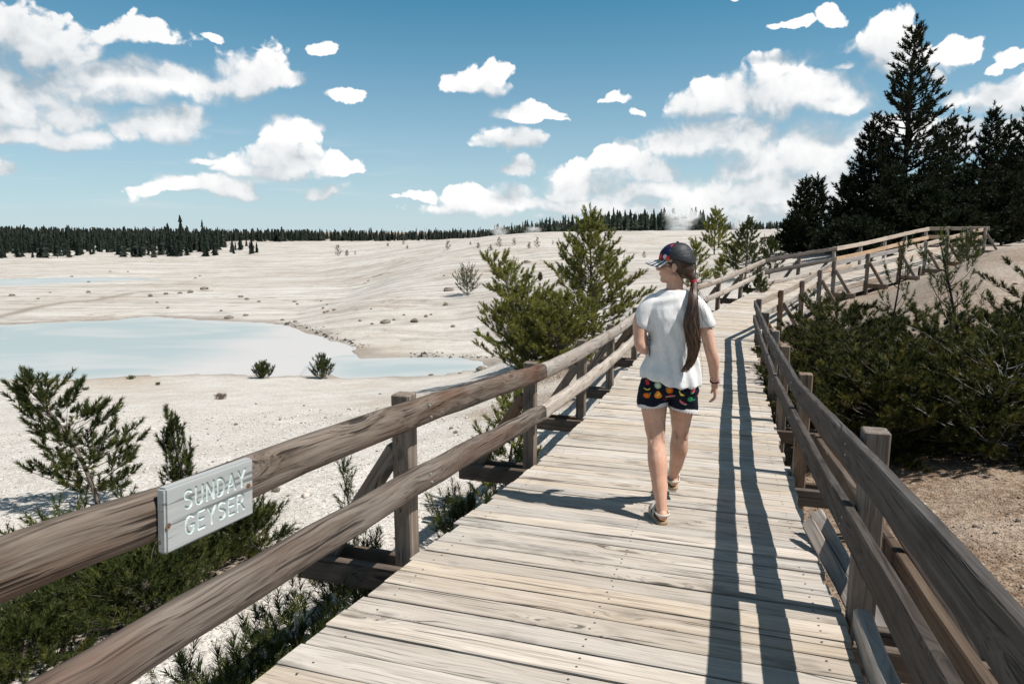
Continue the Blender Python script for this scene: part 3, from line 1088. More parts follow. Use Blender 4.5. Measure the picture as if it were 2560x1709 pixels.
Lts = [t_of_y(0, y) for y in (0.95, 3.42, 5.65, 7.65, 9.5, 11.95)] + [3.0, 3.26, 3.52, 3.76, 4.0, 4.36, 4.72, 5.04, 5.36, 5.66, 5.985]
Rts = [t_of_y(1, y) for y in (0.55, 2.80, 5.35, 7.35, 8.9, 11.2)] + [2.985, 3.22, 3.48, 3.74, 3.99, 4.34, 4.72, 5.05, 5.36, 5.68, 5.985]
LH, RH = 0.83, 0.80
railing(left_rail, 0, Lts, LH, left_spec)
railing(right_rail, 1, Rts, RH, right_spec)


def rails(root, side, H, cuts, spec, ext0=0.0):
    for lvl, (nm, dz) in enumerate((('top_rail', H), ('bottom_rail', H - (0.357 if side == 0 else 0.295)))):
        cs = cuts[lvl]
        for a, b in zip(cs, cs[1:]):
            key, rounded = spec((a + b) / 2)
            th = 0.092 if rounded else 0.042
            hh = 0.142 if rounded else (0.135 if side else 0.14)
            p0, n0 = pt_on(side, a + 0.0015, th / 2 + INSETS[side])
            p1, n1 = pt_on(side, b - 0.0015, th / 2 + INSETS[side])
            # follow the deck in between so that long rails do not sink into it
            q = [pt_on(side, a + 0.0015 + (b - a - 0.003) * f, th / 2 + INSETS[side])[0] for f in (0, .25, .5, .75, 1)]
            q = [v + Vector((0, 0, sag(side, v.y))) for v in q]
            mtx, L = frame(q[0] + Vector((0, 0, dz - hh / 2)), q[-1] + Vector((0, 0, dz - hh / 2)))
            inv = mtx.inverted()
            dev = [(inv @ (v + Vector((0, 0, dz - hh / 2)))) for v in q]
            _seed[0] += 1
            me = beam_mesh(nm, L, th, hh, M[key], 0.044 if rounded else 0.006, 0.0035 if rounded else 0.0015, max(4, int(L / 0.3)), _seed[0])
            co = np.zeros(len(me.vertices) * 3, np.float32)
            me.vertices.foreach_get('co', co)
            co = co.reshape(-1, 3)
            xs = [d.x for d in dev]
            co[:, 1] += np.interp(co[:, 0], xs, [d.y for d in dev])
            co[:, 2] += np.interp(co[:, 0], xs, [d.z for d in dev])
            me.vertices.foreach_set('co', co.ravel())
            if rounded:
                me.polygons.foreach_set('use_smooth', np.ones(len(me.polygons), bool))
                me.set_sharp_from_angle(angle=R(50 if side == 0 else 28))
            link(bpy.data.objects.new(nm, me), root, mtx)


lc = [Lts[0] - 0.35] + [Lts[2]] + [Lts[4], 3.0, 3.5, 4.0, 4.72, 5.36, 5.995]
lc2 = [Lts[0] - 0.35, Lts[2], Lts[5], 3.0, 3.52, 4.0, 4.72, 5.36, 5.995]
rails(left_rail, 0, LH, (lc, lc2), left_spec)
rc = [Rts[0] - 0.45, Rts[4], 2.995, 3.48, 4.0, 4.72, 5.36, 5.995]
rc2 = [Rts[0] - 0.45, Rts[3], 2.995, 3.48, 4.0, 4.72, 5.36, 5.995]
rails(right_rail, 1, RH, (rc, rc2), right_spec)
# a rough board along the outer foot of the near right posts
for y0, y1 in ((0.35, 2.95), (2.96, 5.5)):
    q0, _ = pt_on(1, t_of_y(1, y0), 0.205, 0.25)
    q1, _ = pt_on(1, t_of_y(1, y1), 0.205, 0.25)
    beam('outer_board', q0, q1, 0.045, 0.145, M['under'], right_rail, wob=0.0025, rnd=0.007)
# rail across the far end
a, b = edge_at(5.999)
fw = Vector((0.64 * 1.2, 0.77, 0)).normalized() * 0.16
for nm, dz in (('top_rail', 0.85), ('bottom_rail', 0.50)):
    beam(nm, a + fw + Vector((-0.1, 0.05, dz - 0.07)), b + fw + Vector((0.15, -0.05, dz - 0.07)), 0.042, 0.14, M['rail_new'], end_rail, wob=0.004)
for f in (0.33, 0.72):
    p = a.lerp(b, f) + fw * 1.55
    beam('post', p + Vector((0, 0, -0.5)), p + Vector((0, 0, 0.87)), 0.09, 0.09, M['rail_pale'], end_rail, up=(1, 0, 0))

# ------------------------------------------------------------------ broken boards propped under the right railing
for i, (p0, p1, w_, lab) in enumerate((((1.70, 3.72, 0.11), (1.60, 2.72, -0.08), 0.075, 'broken grey board lying under the right railing, splintered tip on the deck planks'),
                                       ((1.80, 3.86, 0.12), (1.69, 2.86, -0.02), 0.08, 'pale split board leaning out between the broken splintered one and the right railing'))):
    o = beam('broken_board', p0, p1, w_, 0.034, M['rail_pale'], None, up=(-0.55, 0.1, 0.8), ragged=0.035, rnd=0.006)
    tag(o, lab, 'board', 'loose boards under the right railing')

# ------------------------------------------------------------------ carved sign on the left railing
def stroke_letters(text, h, gap):
    def arc(cx, cy, rx, ry, a0, a1, n=10):
        return [(cx + rx * math.cos(R(a0 + (a1 - a0) * i / n)), cy + ry * math.sin(R(a0 + (a1 - a0) * i / n))) for i in range(n + 1)]
    G = {
        'S': (0.55, [arc(0.28, 0.75, 0.24, 0.24, 35, 225) [0:] + arc(0.28, 0.26, 0.26, 0.25, 75, -145)]),
        'U': (0.58, [[(0.04, 1.0), (0.04, 0.32)] + arc(0.29, 0.28, 0.25, 0.27, 180, 360) + [(0.54, 0.32), (0.54, 1.0)]]),
        'N': (0.60, [[(0.04, 0.0), (0.04, 1.0), (0.56, 0.0), (0.56, 1.0)]]),
        'D': (0.60, [[(0.04, 0.0), (0.04, 1.0), (0.2, 1.0)] + arc(0.2, 0.5, 0.36, 0.5, 90, -90) + [(0.04, 0.0)]]),
        'A': (0.64, [[(0.0, 0.0), (0.32, 1.0), (0.64, 0.0)], [(0.13, 0.36), (0.51, 0.36)]]),
        'Y': (0.60, [[(0.0, 1.0), (0.30, 0.48), (0.60, 1.0)], [(0.30, 0.48), (0.30, 0.0)]]),
        'G': (0.66, [arc(0.34, 0.5, 0.32, 0.5, 48, 330, 14) + [(0.62, 0.42), (0.38, 0.42)]]),
        'E': (0.50, [[(0.5, 1.0), (0.04, 1.0), (0.04, 0.0), (0.5, 0.0)], [(0.04, 0.53), (0.42, 0.53)]]),
        'R': (0.58, [[(0.04, 0.0), (0.04, 1.0), (0.28, 1.0)] + arc(0.28, 0.74, 0.24, 0.26, 90, -90, 8) + [(0.04, 0.48)], [(0.26, 0.48), (0.58, 0.0)]]),
    }
    out, x = [], 0.0
    for ch in text:
        w_, ss = G[ch]
        for s in ss:
            out.append([(x + px * h, py * h) for px, py in s])
        x += w_ * h + gap
    return out, x - gap


def groove(strokes, r_, z):
    """round cutter swept along the strokes, in the board's plane (x right, y up)"""
    bm = bmesh.new()
    for s in strokes:
        pts = [Vector((a, b, z)) for a, b in s]
        for a, b in zip(pts, pts[1:]):
            d = b - a
            if d.length < 1e-5:
                continue
            mt = d.to_track_quat('Z', 'Y').to_matrix().to_4x4()
            mt.translation = (a + b) / 2
            bmesh.ops.create_cone(bm, cap_ends=True, segments=10, radius1=r_, radius2=r_, depth=d.length, matrix=mt)
        for p in pts:
            bmesh.ops.create_icosphere(bm, subdivisions=1, radius=r_ * 1.01, matrix=Matrix.Translation(p))
    me = bpy.data.meshes.new('cutter')
    bm.to_mesh(me)
    bm.free()
    return me


def build_sign():
    t0, t1 = t_of_y(0, 1.745), t_of_y(0, 2.085)
    p0, n0 = pt_on(0, t0, INSETS[0])
    p1, n1 = pt_on(0, t1, INSETS[0])
    inw = -n0
    x = (p1 - p0).normalized()
    z = Vector((inw.x, inw.y, 0)).normalized()
    y = z.cross(x).normalized()
    z = x.cross(y).normalized()
    W_, H_, T_ = 0.352, 0.180, 0.032
    p0.z += sag(0, p0.y)
    p1.z += sag(0, p1.y)
    x = (p1 - p0).normalized()
    y = z.cross(x).normalized()
    z = x.cross(y).normalized()
    mid = (p0 + p1) / 2 + Vector((0, 0, LH - 0.072))
    mtx = Matrix((x, y, z)).transposed().to_4x4()
    mtx.translation = mid + z * (T_ / 2 + 0.004)
    # board with eased edges
    bm = bmesh.new()
    bmesh.ops.create_cube(bm, size=1.0)
    for v in bm.verts:
        v.co = Vector((v.co.x * W_, v.co.y * H_, v.co.z * T_))
    bmesh.ops.bevel(bm, geom=bm.edges[:], offset=0.006, segments=2, affect='EDGES')
    me = bpy.data.meshes.new('board')
    bm.to_mesh(me)
    bm.free()
    me.materials.append(M['sign'])
    m_, k_, o_ = new_mat('mint_lettering_paint')
    principled(k_, o_, k_.mix(k_.rng(k_.noise(k_.n('ShaderNodeTexCoord').outputs['Object'], 60, 3), 0.35, 0.65), (0.40, 0.47, 0.46), (0.62, 0.68, 0.665)), 0.6, 0.3)
    me.materials.append(m_)
    ob = bpy.data.objects.new('board', me)
    COL.objects.link(ob)
    sa, wa = stroke_letters('SUNDAY', 0.050, 0.0135)
    sb, wb = stroke_letters('GEYSER', 0.050, 0.0135)
    strokes = [[(a - wa / 2 + 0.014, b + 0.014) for a, b in s] for s in sa] + [[(a - wb / 2 + 0.012, b - 0.058) for a, b in s] for s in sb]
    strokes = [[(a * 1.0 + 0.0 * b, b) for a, b in s] for s in strokes]
    cme = groove(strokes, 0.0052, T_ / 2 + 0.0002)
    cme.materials.append(m_)
    co = bpy.data.objects.new('cutter', cme)
    COL.objects.link(co)
    md = ob.modifiers.new('carve', 'BOOLEAN')
    md.operation = 'DIFFERENCE'
    md.object = co
    md.solver = 'EXACT'
    md.use_self = True
    md.material_mode = 'TRANSFER'
    dg = bpy.context.evaluated_depsgraph_get()
    res = bpy.data.meshes.new_from_object(ob.evaluated_get(dg))
    bpy.data.objects.remove(ob)
    bpy.data.objects.remove(co)
    root = empty('sign', mtx.translation, 'grey wooden board carved with SUNDAY GEYSER, bolted to the left railing', 'sign')
    bm = bmesh.new()
    bm.from_mesh(res)
    let = [f for f in bm.faces if f.material_index == 1]
    bl = bmesh.new()
    vm = {}
    for f in let:
        vs = []
        for v in f.verts:
            if v.index not in vm:
                vm[v.index] = bl.verts.new(v.co)
            vs.append(vm[v.index])
        try:
            bl.faces.new(vs)
        except ValueError:
            pass
    lm = bpy.data.meshes.new('lettering')
    bl.to_mesh(lm)
    bl.free()
    lm.materials.append(m_)
    bmesh.ops.delete(bm, geom=let, context='FACES')
    bm.to_mesh(res)
    bm.free()
    res.materials.clear()
    res.materials.append(M['sign'])
    link(bpy.data.objects.new('board', res), root, mtx)
    print('sign faces', len(res.polygons), len(lm.polygons))
    link(bpy.data.objects.new('lettering', lm), root, mtx)
    rust = simple_mat('rust_stain', (0.30, 0.14, 0.045), 0.8, 0.1)
    for sx, sy in ((-0.167, -0.012), (0.150, 0.008)):
        r2 = np.random.RandomState(int(sx * 1000) + 500)
        V = [(sx, sy, T_ / 2 + 0.0006)] + [(sx + 0.012 * math.cos(a) * r2.uniform(.6, 1.1), sy + 0.010 * math.sin(a) * r2.uniform(.6, 1.1), T_ / 2 + 0.0006) for a in np.linspace(0, 2 * PI, 12, endpoint=False)]
        st = mobj('rust_stain', V, [(0, 1 + j, 1 + (j + 1) % 12) for j in range(12)], rust, root, mtx)
        V = [(sx + 0.0065 * math.cos(a), sy + 0.0065 * math.sin(a), T_ / 2 + 0.0012) for a in np.linspace(0, 2 * PI, 10, endpoint=False)] + [(sx, sy, T_ / 2 + 0.003)]
        mobj('screw', V, [(j, (j + 1) % 10, 10) for j in range(10)], M['nail'], root, mtx)
    return root


build_sign()


# ------------------------------------------------------------------ the woman walking away
def rings_mesh(bm, rings, nseg=20, cap=True):
    """loft: rings = [(centre, u, v)] with u, v half-axis vectors"""
    L = []
    for c, u, v in rings:
        c, u, v = Vector(c), Vector(u), Vector(v)
        L.append([bm.verts.new(c + u * math.cos(2 * PI * i / nseg) + v * math.sin(2 * PI * i / nseg)) for i in range(nseg)])
    for a, b in zip(L, L[1:]):
        for i in range(nseg):
            bm.faces.new((a[i], a[(i + 1) % nseg], b[(i + 1) % nseg], b[i]))
    if cap:
        bm.faces.new(L[0][::-1])
        bm.faces.new(L[-1])
    return L


def limb(bm, pts, nseg=16):
    """tapered limb through (point, radius a, radius b) with hemispherical ends"""
    P_ = [Vector(p[0]) for p in pts]
    ra = [p[1] for p in pts]
    rb = [p[2] if len(p) > 2 else p[1] for p in pts]
    # subdivide smoothly (Catmull-Rom)
    Q, A, B = [], [], []
    n = len(P_)
    for i in range(n - 1):
        p0, p1, p2, p3 = P_[max(i - 1, 0)], P_[i], P_[i + 1], P_[min(i + 2, n - 1)]
        for s in range(5):
            t = s / 5
            Q.append(0.5 * ((2 * p1) + (p2 - p0) * t + (2 * p0 - 5 * p1 + 4 * p2 - p3) * t * t + (3 * p1 - p0 - 3 * p2 + p3) * t ** 3))
            f = t * t * (3 - 2 * t)
            A.append(ra[i] * (1 - f) + ra[i + 1] * f)
            B.append(rb[i] * (1 - f) + rb[i + 1] * f)
    Q.append(P_[-1]); A.append(ra[-1]); B.append(rb[-1])
    rings = []
    ref = Vector((1, 0, 0))
    for i, q in enumerate(Q):
        d = (Q[min(i + 1, len(Q) - 1)] - Q[max(i - 1, 0)]).normalized()
        u = (ref - d * ref.dot(d))
        if u.length < 0.2:
            u = Vector((0, 1, 0)) - d * d.y
        u.normalize()
        v = d.cross(u)
        if i == 0:
            for s in (0.25, 0.6, 0.88):
                rings.append((q - d * A[0] * math.sqrt(1 - s * s), u * A[0] * s, v * B[0] * s))
        rings.append((q, u * A[i], v * B[i]))
        if i == len(Q) - 1:
            for s in (0.88, 0.6, 0.25):
                rings.append((q + d * A[i] * math.sqrt(1 - s * s), u * A[i] * s, v * B[i] * s))
    rings_mesh(bm, rings, nseg)


def ball(bm, c, rx, ry, rz, rot=None, sub=3):
    mt = Matrix.Translation(Vector(c)) @ (rot if rot is not None else Matrix.Identity(4)) @ Matrix.Diagonal((rx, ry, rz, 1))
    bmesh.ops.create_icosphere(bm, subdivisions=sub, radius=1.0, matrix=mt)


def fuse(bm, voxel, smooth_it=6):
    """one continuous skin out of overlapping volumes"""
    bmesh.ops.recalc_face_normals(bm, faces=bm.faces)
    me = bpy.data.meshes.new('tmp')
    bm.to_mesh(me)
    bm.free()
    ob = bpy.data.objects.new('tmp', me)
    COL.objects.link(ob)
    r = ob.modifiers.new('r', 'REMESH')
    r.mode = 'VOXEL'
    r.voxel_size = voxel
    s = ob.modifiers.new('s', 'SMOOTH')
    s.iterations = smooth_it
    s.factor = 0.5
    dg = bpy.context.evaluated_depsgraph_get()
    res = bpy.data.meshes.new_from_object(ob.evaluated_get(dg))
    bpy.data.objects.remove(ob)
    res.polygons.foreach_set('use_smooth', np.ones(len(res.polygons), bool))
    return res


def co_of(me):
    a = np.zeros(len(me.vertices) * 3, np.float32)
    me.vertices.foreach_get('co', a)
    return a.reshape(-1, 3)


def put_co(me, a):
    me.vertices.foreach_set('co', a.astype(np.float32).ravel())
    me.update()


def rot_basis(x, y, z):
    return Matrix((Vector(x), Vector(y), Vector(z))).transposed().to_4x4()


W_HEAD = 4.0
WX, WY = 0.990, 4.20
wz = zdeck(4.1) - 0.002
wmat = Matrix.Translation((WX, WY, wz)) @ Matrix.Rotation(R(-W_HEAD), 4, 'Z')
woman = empty('person', (0, 0, 0), 'woman in white tee, fruit-print shorts and dark cap walking away along the boardwalk', 'person')
woman.matrix_basis = wmat
MW[woman.name] = wmat


def wput(name, me, mat, parent=None, smooth=True):
    cc_ = co_of(me).copy()
    cc_[:, 0] -= 0.012 * smoothstep(0.25, 0.75, cc_[:, 2]) + 0.034 * smoothstep(0.95, 1.35, cc_[:, 2])
    put_co(me, cc_)
    me.name = name
    if len(me.materials):
        me.materials.clear()
    for q in (mat if isinstance(mat, list) else [mat]):
        me.materials.append(q)
    if smooth:
        me.polygons.foreach_set('use_smooth', np.ones(len(me.polygons), bool))
    return link(bpy.data.objects.new(name, me), parent or woman, wmat)


# --- materials
m, k, out = new_mat('skin')
tcn = k.n('ShaderNodeTexCoord').outputs['Object']
c = k.mix(k.rng(k.noise(tcn, 9, 4, 0.6), 0.32, 0.68), (0.56, 0.31, 0.215), (0.68, 0.425, 0.315))
c = k.mix(k.rng(k.noise(tcn, 45, 3, 0.6), 0.52, 0.72, 0, 0.5), c, (0.50, 0.23, 0.15))
b = principled(k, out, c, 0.48, 0.35, k.noise(tcn, 130, 2, 0.5), 0.06, 0.002)
b.inputs['Subsurface Weight'].default_value = 0.12
b.inputs['Subsurface Radius'].default_value = (0.02, 0.008, 0.004)
b.inputs['Subsurface Scale'].default_value = 0.3
M['skin'] = m
m, k, out = new_mat('heather_white_cotton')
tcn = k.n('ShaderNodeTexCoord').outputs['Object']
c = k.mix(k.rng(k.noise(k.vm('MULTIPLY', tcn, (150, 150, 45)), 1, 3, 0.6), 0.3, 0.7), (0.70, 0.685, 0.68), (0.84, 0.825, 0.81))
principled(k, out, c, 0.9, 0.1, k.noise(tcn, 260, 2, 0.6), 0.15, 0.002)
M['tee'] = m
M['navy'] = simple_mat('dark_navy_cotton', (0.010, 0.013, 0.022), 0.85, 0.15, 0.25, 200)
M['lace'] = simple_mat('white_lace', (0.74, 0.70, 0.70), 0.9, 0.1)
m, k, out = new_mat('dark_brown_hair')
tcn = k.n('ShaderNodeTexCoord').outputs['Object']
isl = k.n('ShaderNodeNewGeometry').outputs['Random Per Island']
sep = k.sep(tcn)
tipc = k.rng(sep[2], 1.30, 0.98, 0, 1)
c = k.mix(isl, (0.014, 0.008, 0.006), (0.10, 0.052, 0.030))
c = k.mix(k.m('MULTIPLY', tipc, k.m('MULTIPLY', isl, 0.8)), c, (0.20, 0.095, 0.045))
principled(k, out, c, 0.36, 0.45)
M['hair'] = m

# --- bare body: one continuous mesh
bm = bmesh.new()
# torso core (under the clothes)
rings_mesh(bm, [((0.0, 0.0, 0.78), (0.15, 0, 0), (0, 0.095, 0)), ((0.005, 0.0, 0.90), (0.165, 0, 0), (0, 0.105, 0)), ((0.02, 0.0, 1.08), (0.125, 0, 0), (0, 0.085, 0)),
                ((0.035, 0.0, 1.25), (0.145, 0, 0), (0, 0.09, 0)), ((0.042, 0.0, 1.345), (0.16, 0, 0), (0, 0.075, 0)), ((0.045, 0.005, 1.40), (0.085, 0, 0), (0, 0.062, 0)), ((0.045, 0.005, 1.43), (0.056, 0, 0), (0, 0.054, 0))], 24)
# neck, a little forward-leaning towards the turned face
limb(bm, [((0.046, 0.0, 1.37), 0.060, 0.058), ((0.050, 0.008, 1.44), 0.050, 0.050), ((0.052, 0.010, 1.52), 0.052, 0.052)])
# head turned to the left: fd = facing, sd = towards the camera
fd = Vector((-0.955, 0.296, -0.03)).normalized()
sd = Vector((-0.296, -0.955, 0)).normalized()
ud = Vector((0, 0, 1))
HC = Vector((0.048, 0.010, 1.585))
HB = rot_basis(fd, sd, ud)


def hp(a, b, c_):
    return HC + fd * a + sd * b + ud * c_


ball(bm, hp(-0.012, 0, 0.02), 0.095, 0.074, 0.090, HB)          # skull
ball(bm, hp(0.030, 0, -0.045), 0.060, 0.058, 0.072, HB)         # face
ball(bm, hp(0.062, 0, -0.098), 0.026, 0.030, 0.022, HB)         # chin
limb(bm, [(hp(0.0, 0.045, -0.075), 0.022), (hp(0.055, 0.022, -0.100), 0.018)])   # jaw
limb(bm, [(hp(0.0, -0.045, -0.075), 0.022), (hp(0.055, -0.022, -0.100), 0.018)])
ball(bm, hp(0.052, 0.034, -0.040), 0.030, 0.024, 0.026, HB)     # cheeks
ball(bm, hp(0.052, -0.034, -0.040), 0.030, 0.024, 0.026, HB)
limb(bm, [(hp(0.084, 0, 0.0), 0.009), (hp(0.099, 0, -0.022), 0.010), (hp(0.106, 0, -0.034), 0.011)])   # nose
ball(bm, hp(0.096, 0.009, -0.038), 0.010, 0.008, 0.007, HB)
ball(bm, hp(0.096, -0.009, -0.038), 0.010, 0.008, 0.007, HB)
ball(bm, hp(0.085, 0, -0.060), 0.011, 0.022, 0.006, HB)         # lips
ball(bm, hp(0.083, 0, -0.071), 0.011, 0.019, 0.006, HB)
ball(bm, hp(0.086, 0, 0.012), 0.012, 0.046, 0.010, HB)          # brow
for s in (1, -1):                                                # ears
    ball(bm, hp(-0.008, 0.073 * s, -0.020), 0.017, 0.009, 0.029, HB)
    ball(bm, hp(-0.004, 0.072 * s, -0.045), 0.010, 0.008, 0.010, HB)
# legs
limb(bm, [((-0.082, 0.0, 0.86), 0.090, 0.095), ((-0.086, 0.005, 0.70), 0.082, 0.086), ((-0.080, 0.0, 0.565), 0.066, 0.066), ((-0.076, -0.018, 0.475), 0.054, 0.057),
          ((-0.074, -0.070, 0.36), 0.061, 0.066), ((-0.068, -0.130, 0.24), 0.049, 0.051), ((-0.060, -0.185, 0.115), 0.033, 0.037), ((-0.056, -0.200, 0.065), 0.033, 0.037)])
limb(bm, [((0.086, 0.010, 0.86), 0.090, 0.095), ((0.097, 0.070, 0.70), 0.082, 0.085), ((0.106, 0.150, 0.565), 0.065, 0.065), ((0.108, 0.195, 0.475), 0.053, 0.056),
          ((0.108, 0.230, 0.36), 0.060, 0.065), ((0.106, 0.290, 0.24), 0.048, 0.050), ((0.100, 0.355, 0.125), 0.032, 0.036), ((0.098, 0.375, 0.075), 0.033, 0.037)])
# calf bellies and the hollows' rims at the back of the knee
ball(bm, (-0.088, -0.062, 0.385), 0.040, 0.050, 0.085)
ball(bm, (-0.058, -0.066, 0.375), 0.038, 0.050, 0.080)
ball(bm, (0.122, 0.222, 0.385), 0.038, 0.050, 0.085)
ball(bm, (0.094, 0.216, 0.375), 0.038, 0.050, 0.080)
for kx, ky in ((-0.078, -0.012), (0.107, 0.186)):
    limb(bm, [((kx - 0.036, ky - 0.030, 0.60), 0.014), ((kx - 0.040, ky - 0.040, 0.50), 0.011), ((kx - 0.030, ky - 0.046, 0.44), 0.012)], 10)
    limb(bm, [((kx + 0.036, ky - 0.030, 0.60), 0.014), ((kx + 0.040, ky - 0.040, 0.50), 0.011), ((kx + 0.030, ky - 0.046, 0.44), 0.012)], 10)
ball(bm, (-0.077, -0.006, 0.515), 0.045, 0.052, 0.055)
ball(bm, (0.107, 0.198, 0.515), 0.044, 0.052, 0.055)


def foot(x, y, z, yaw, pitch):
    """heel at (x, y, z); toes forward"""
    mt = Matrix.Translation((x, y, z)) @ Matrix.Rotation(R(-yaw), 4, 'Z') @ Matrix.Rotation(R(pitch), 4, 'X')

    def q(a, b, c_):
        return mt @ Vector((a, b, c_))
    limb(bm, [(q(0, 0.005, 0.036), 0.031, 0.034), (q(0, 0.06, 0.045), 0.033, 0.036), (q(0.004, 0.12, 0.030), 0.040, 0.024), (q(0.006, 0.165, 0.020), 0.043, 0.017)])
    for i, (tx, ty, tr) in enumerate(((-0.030, 0.215, 0.0125), (-0.008, 0.217, 0.0095), (0.010, 0.212, 0.0090), (0.027, 0.203, 0.0085), (0.042, 0.190, 0.0080))):
        limb(bm, [(q(tx * 0.9 + 0.003, 0.160, 0.018), tr * 1.1), (q(tx, ty - 0.015, 0.016), tr), (q(tx, ty, 0.012), tr * 0.9)], 10)
    return mt


SOLE = 0.028
ftL = foot(-0.055, -0.225, SOLE, -4, 0)
ftR = foot(0.098, 0.345, SOLE + 0.012, 8, 7)
# arms
limb(bm, [((-0.100, 0.0, 1.33), 0.044, 0.046), ((-0.158, -0.018, 1.24), 0.046, 0.050), ((-0.176, -0.045, 1.12), 0.040, 0.043), ((-0.172, -0.052, 1.075), 0.037, 0.038),
          ((-0.130, 0.035, 1.055), 0.035, 0.038), ((-0.075, 0.125, 1.07), 0.027, 0.030), ((-0.045, 0.175, 1.085), 0.022, 0.026)])
limb(bm, [((0.185, 0.0, 1.33), 0.044, 0.046), ((0.224, -0.012, 1.22), 0.042, 0.046), ((0.246, -0.030, 1.06), 0.037, 0.040), ((0.262, -0.020, 0.99), 0.036, 0.038),
          ((0.276, 0.010, 0.915), 0.030, 0.033), ((0.290, 0.045, 0.845), 0.022, 0.026)])


def hand(wrist, dirv, palm_n, thumb_side, curl, size=1.0):
    """palm, four fingers of unequal length with two bends, thumb from the side of the palm"""
    d = Vector(dirv).normalized()
    n = Vector(palm_n)
    n = (n - d * n.dot(d)).normalized()
    s = d.cross(n).normalized() * thumb_side
    w0 = Vector(wrist)
    S_ = size

    def q(a, b, c_):
        return w0 + (d * a + s * b + n * c_) * S_
    limb(bm, [(q(-0.01, 0, 0), 0.022 * S_, 0.018 * S_), (q(0.02, 0, 0), 0.027 * S_, 0.016 * S_)], 12)
    for b_ in (0.024, 0.008, -0.008, -0.022):
        limb(bm, [(q(0.01, b_ * 0.7, 0), 0.012 * S_, 0.013 * S_), (q(0.05, b_, 0.001), 0.0125 * S_, 0.0125 * S_), (q(0.080, b_, 0.002), 0.0115 * S_, 0.0115 * S_)], 10)
    for b_, ln, cu in ((0.026, 0.068, 0.8), (0.0085, 0.076, 1.0), (-0.009, 0.071, 1.1), (-0.025, 0.057, 1.25)):
        a = curl * cu
        p0 = (0.080, b_, 0.002)
        seg = (0.42, 0.31, 0.27)
        pts = [(q(*p0), 0.0100 * S_)]
        x, zc, ang = p0[0], p0[2], 0.0
        for i_, sg in enumerate(seg):
            ang += a * (0.6, 0.9, 0.6)[i_]
            x += math.cos(ang) * ln * sg
            zc += math.sin(ang) * ln * sg
            pts.append((q(x, b_ * (1 + 0.15 * i_), zc), (0.0092 - 0.0011 * i_) * S_))
        limb(bm, pts, 10)
    limb(bm, [(q(0.018, 0.022, 0.004), 0.0145 * S_), (q(0.045, 0.040, 0.014), 0.0115 * S_), (q(0.070, 0.046, 0.024), 0.0098 * S_), (q(0.088, 0.043, 0.032), 0.0082 * S_)], 10)


hand((0.293, 0.052, 0.830), (0.16, 0.20, -0.90), (-0.62, 0.20, -0.1), 1, 0.50, 0.92)
hand((-0.038, 0.188, 1.088), (0.62, 0.55, 0.10), (0.3, -0.8, 0.2), 1, 0.75, 0.92)
skin_me = fuse(bm, 0.0048, 5)
wput('body', skin_me, M['skin'])

# --- t-shirt
bm = bmesh.new()
tee = [(0.865, .010, .186, .150), (0.91, .010, .184, .146), (0.96, .014, .172, .128), (1.02, .020, .155, .112), (1.10, .027, .145, .107), (1.18, .034, .152, .110), (1.26, .040, .166, .112),
       (1.32, .042, .172, .102), (1.36, .044, .168, .090), (1.395, .045, .120, .076), (1.425, .046, .078, .063)]
rings_mesh(bm, [((cx, 0.0 - 0.012 * math.sin(max(0, min(1, (z - 0.95) / 0.4)) * PI), z - 0.055 * smoothstep(1.05, 0.86, z) * (0.0)), (a, 0, 0), (0, b_, 0)) for z, cx, a, b_ in tee], 40)
limb(bm, [((-0.075, -0.002, 1.345), 0.056, 0.062), ((-0.130, -0.015, 1.285), 0.055, 0.061), ((-0.156, -0.022, 1.21), 0.058, 0.064)], 24)
limb(bm, [((0.160, -0.002, 1.346), 0.056, 0.062), ((0.212, -0.008, 1.288), 0.056, 0.062), ((0.236, -0.012, 1.225), 0.059, 0.066)], 24)
tme = fuse(bm, 0.007, 7)
co = co_of(tme)
x_, y_, z_ = co[:, 0], co[:, 1], co[:, 2]
# flat-cut sleeve ends and hem
zr = np.where(x_ > 0.205, 1.195 + 0.32 * (x_ - 0.235) * 1.0, 0)
co[:, 2] = np.where((x_ > 0.20) & (z_ < 1.20), 1.20 + (z_ - 1.20) * 0.25, co[:, 2])
co[:, 2] = np.where((x_ < -0.13) & (z_ < 1.185) & (z_ > 1.0), 1.185 + (z_ - 1.185) * 0.25, co[:, 2])
n_ = np.zeros(len(tme.vertices) * 3, np.float32)
tme.vertices.foreach_get('normal', n_)
n_ = n_.reshape(-1, 3)
th = np.arctan2(x_ - 0.03, -y_)
low = smoothstep(1.34, 1.0, z_)
f = 0.0060 * np.sin(th * 5.0 + 2.2 * np.sin(z_ * 9) + 0.7) * smoothstep(1.38, 1.18, z_) * smoothstep(0.86, 1.0, z_)
f += 0.0055 * np.sin(th * 11 + z_ * 14) * smoothstep(1.2, 0.95, z_)
f += fbm(th * 2.4 + 5, z_ * 9 + th * 1.5, 12, 3) * 0.011 * smoothstep(1.43, 1.30, z_)
# drag folds from the right shoulder towards the left waist
u = (x_ * 0.75 + z_ * 0.66)
f += 0.0070 * np.sin(u * 62) * np.exp(-((x_ - 0.12) / 0.09) ** 2) * np.exp(-((z_ - 1.22) / 0.12) ** 2)
f += 0.006 * np.sin((z_ - 0.35 * x_) * 70) * np.exp(-((x_ + 0.02) / 0.10) ** 2) * np.exp(-((z_ - 1.37) / 0.035) ** 2) * (y_ < 0)
f += 0.007 * np.sin((z_ + 0.6 * np.abs(x_ - .03)) * 60) * np.exp(-((z_ - 1.06) / 0.06) ** 2) * smoothstep(0.06, 0.14, np.abs(x_ - 0.03))
co += n_ * f[:, None]
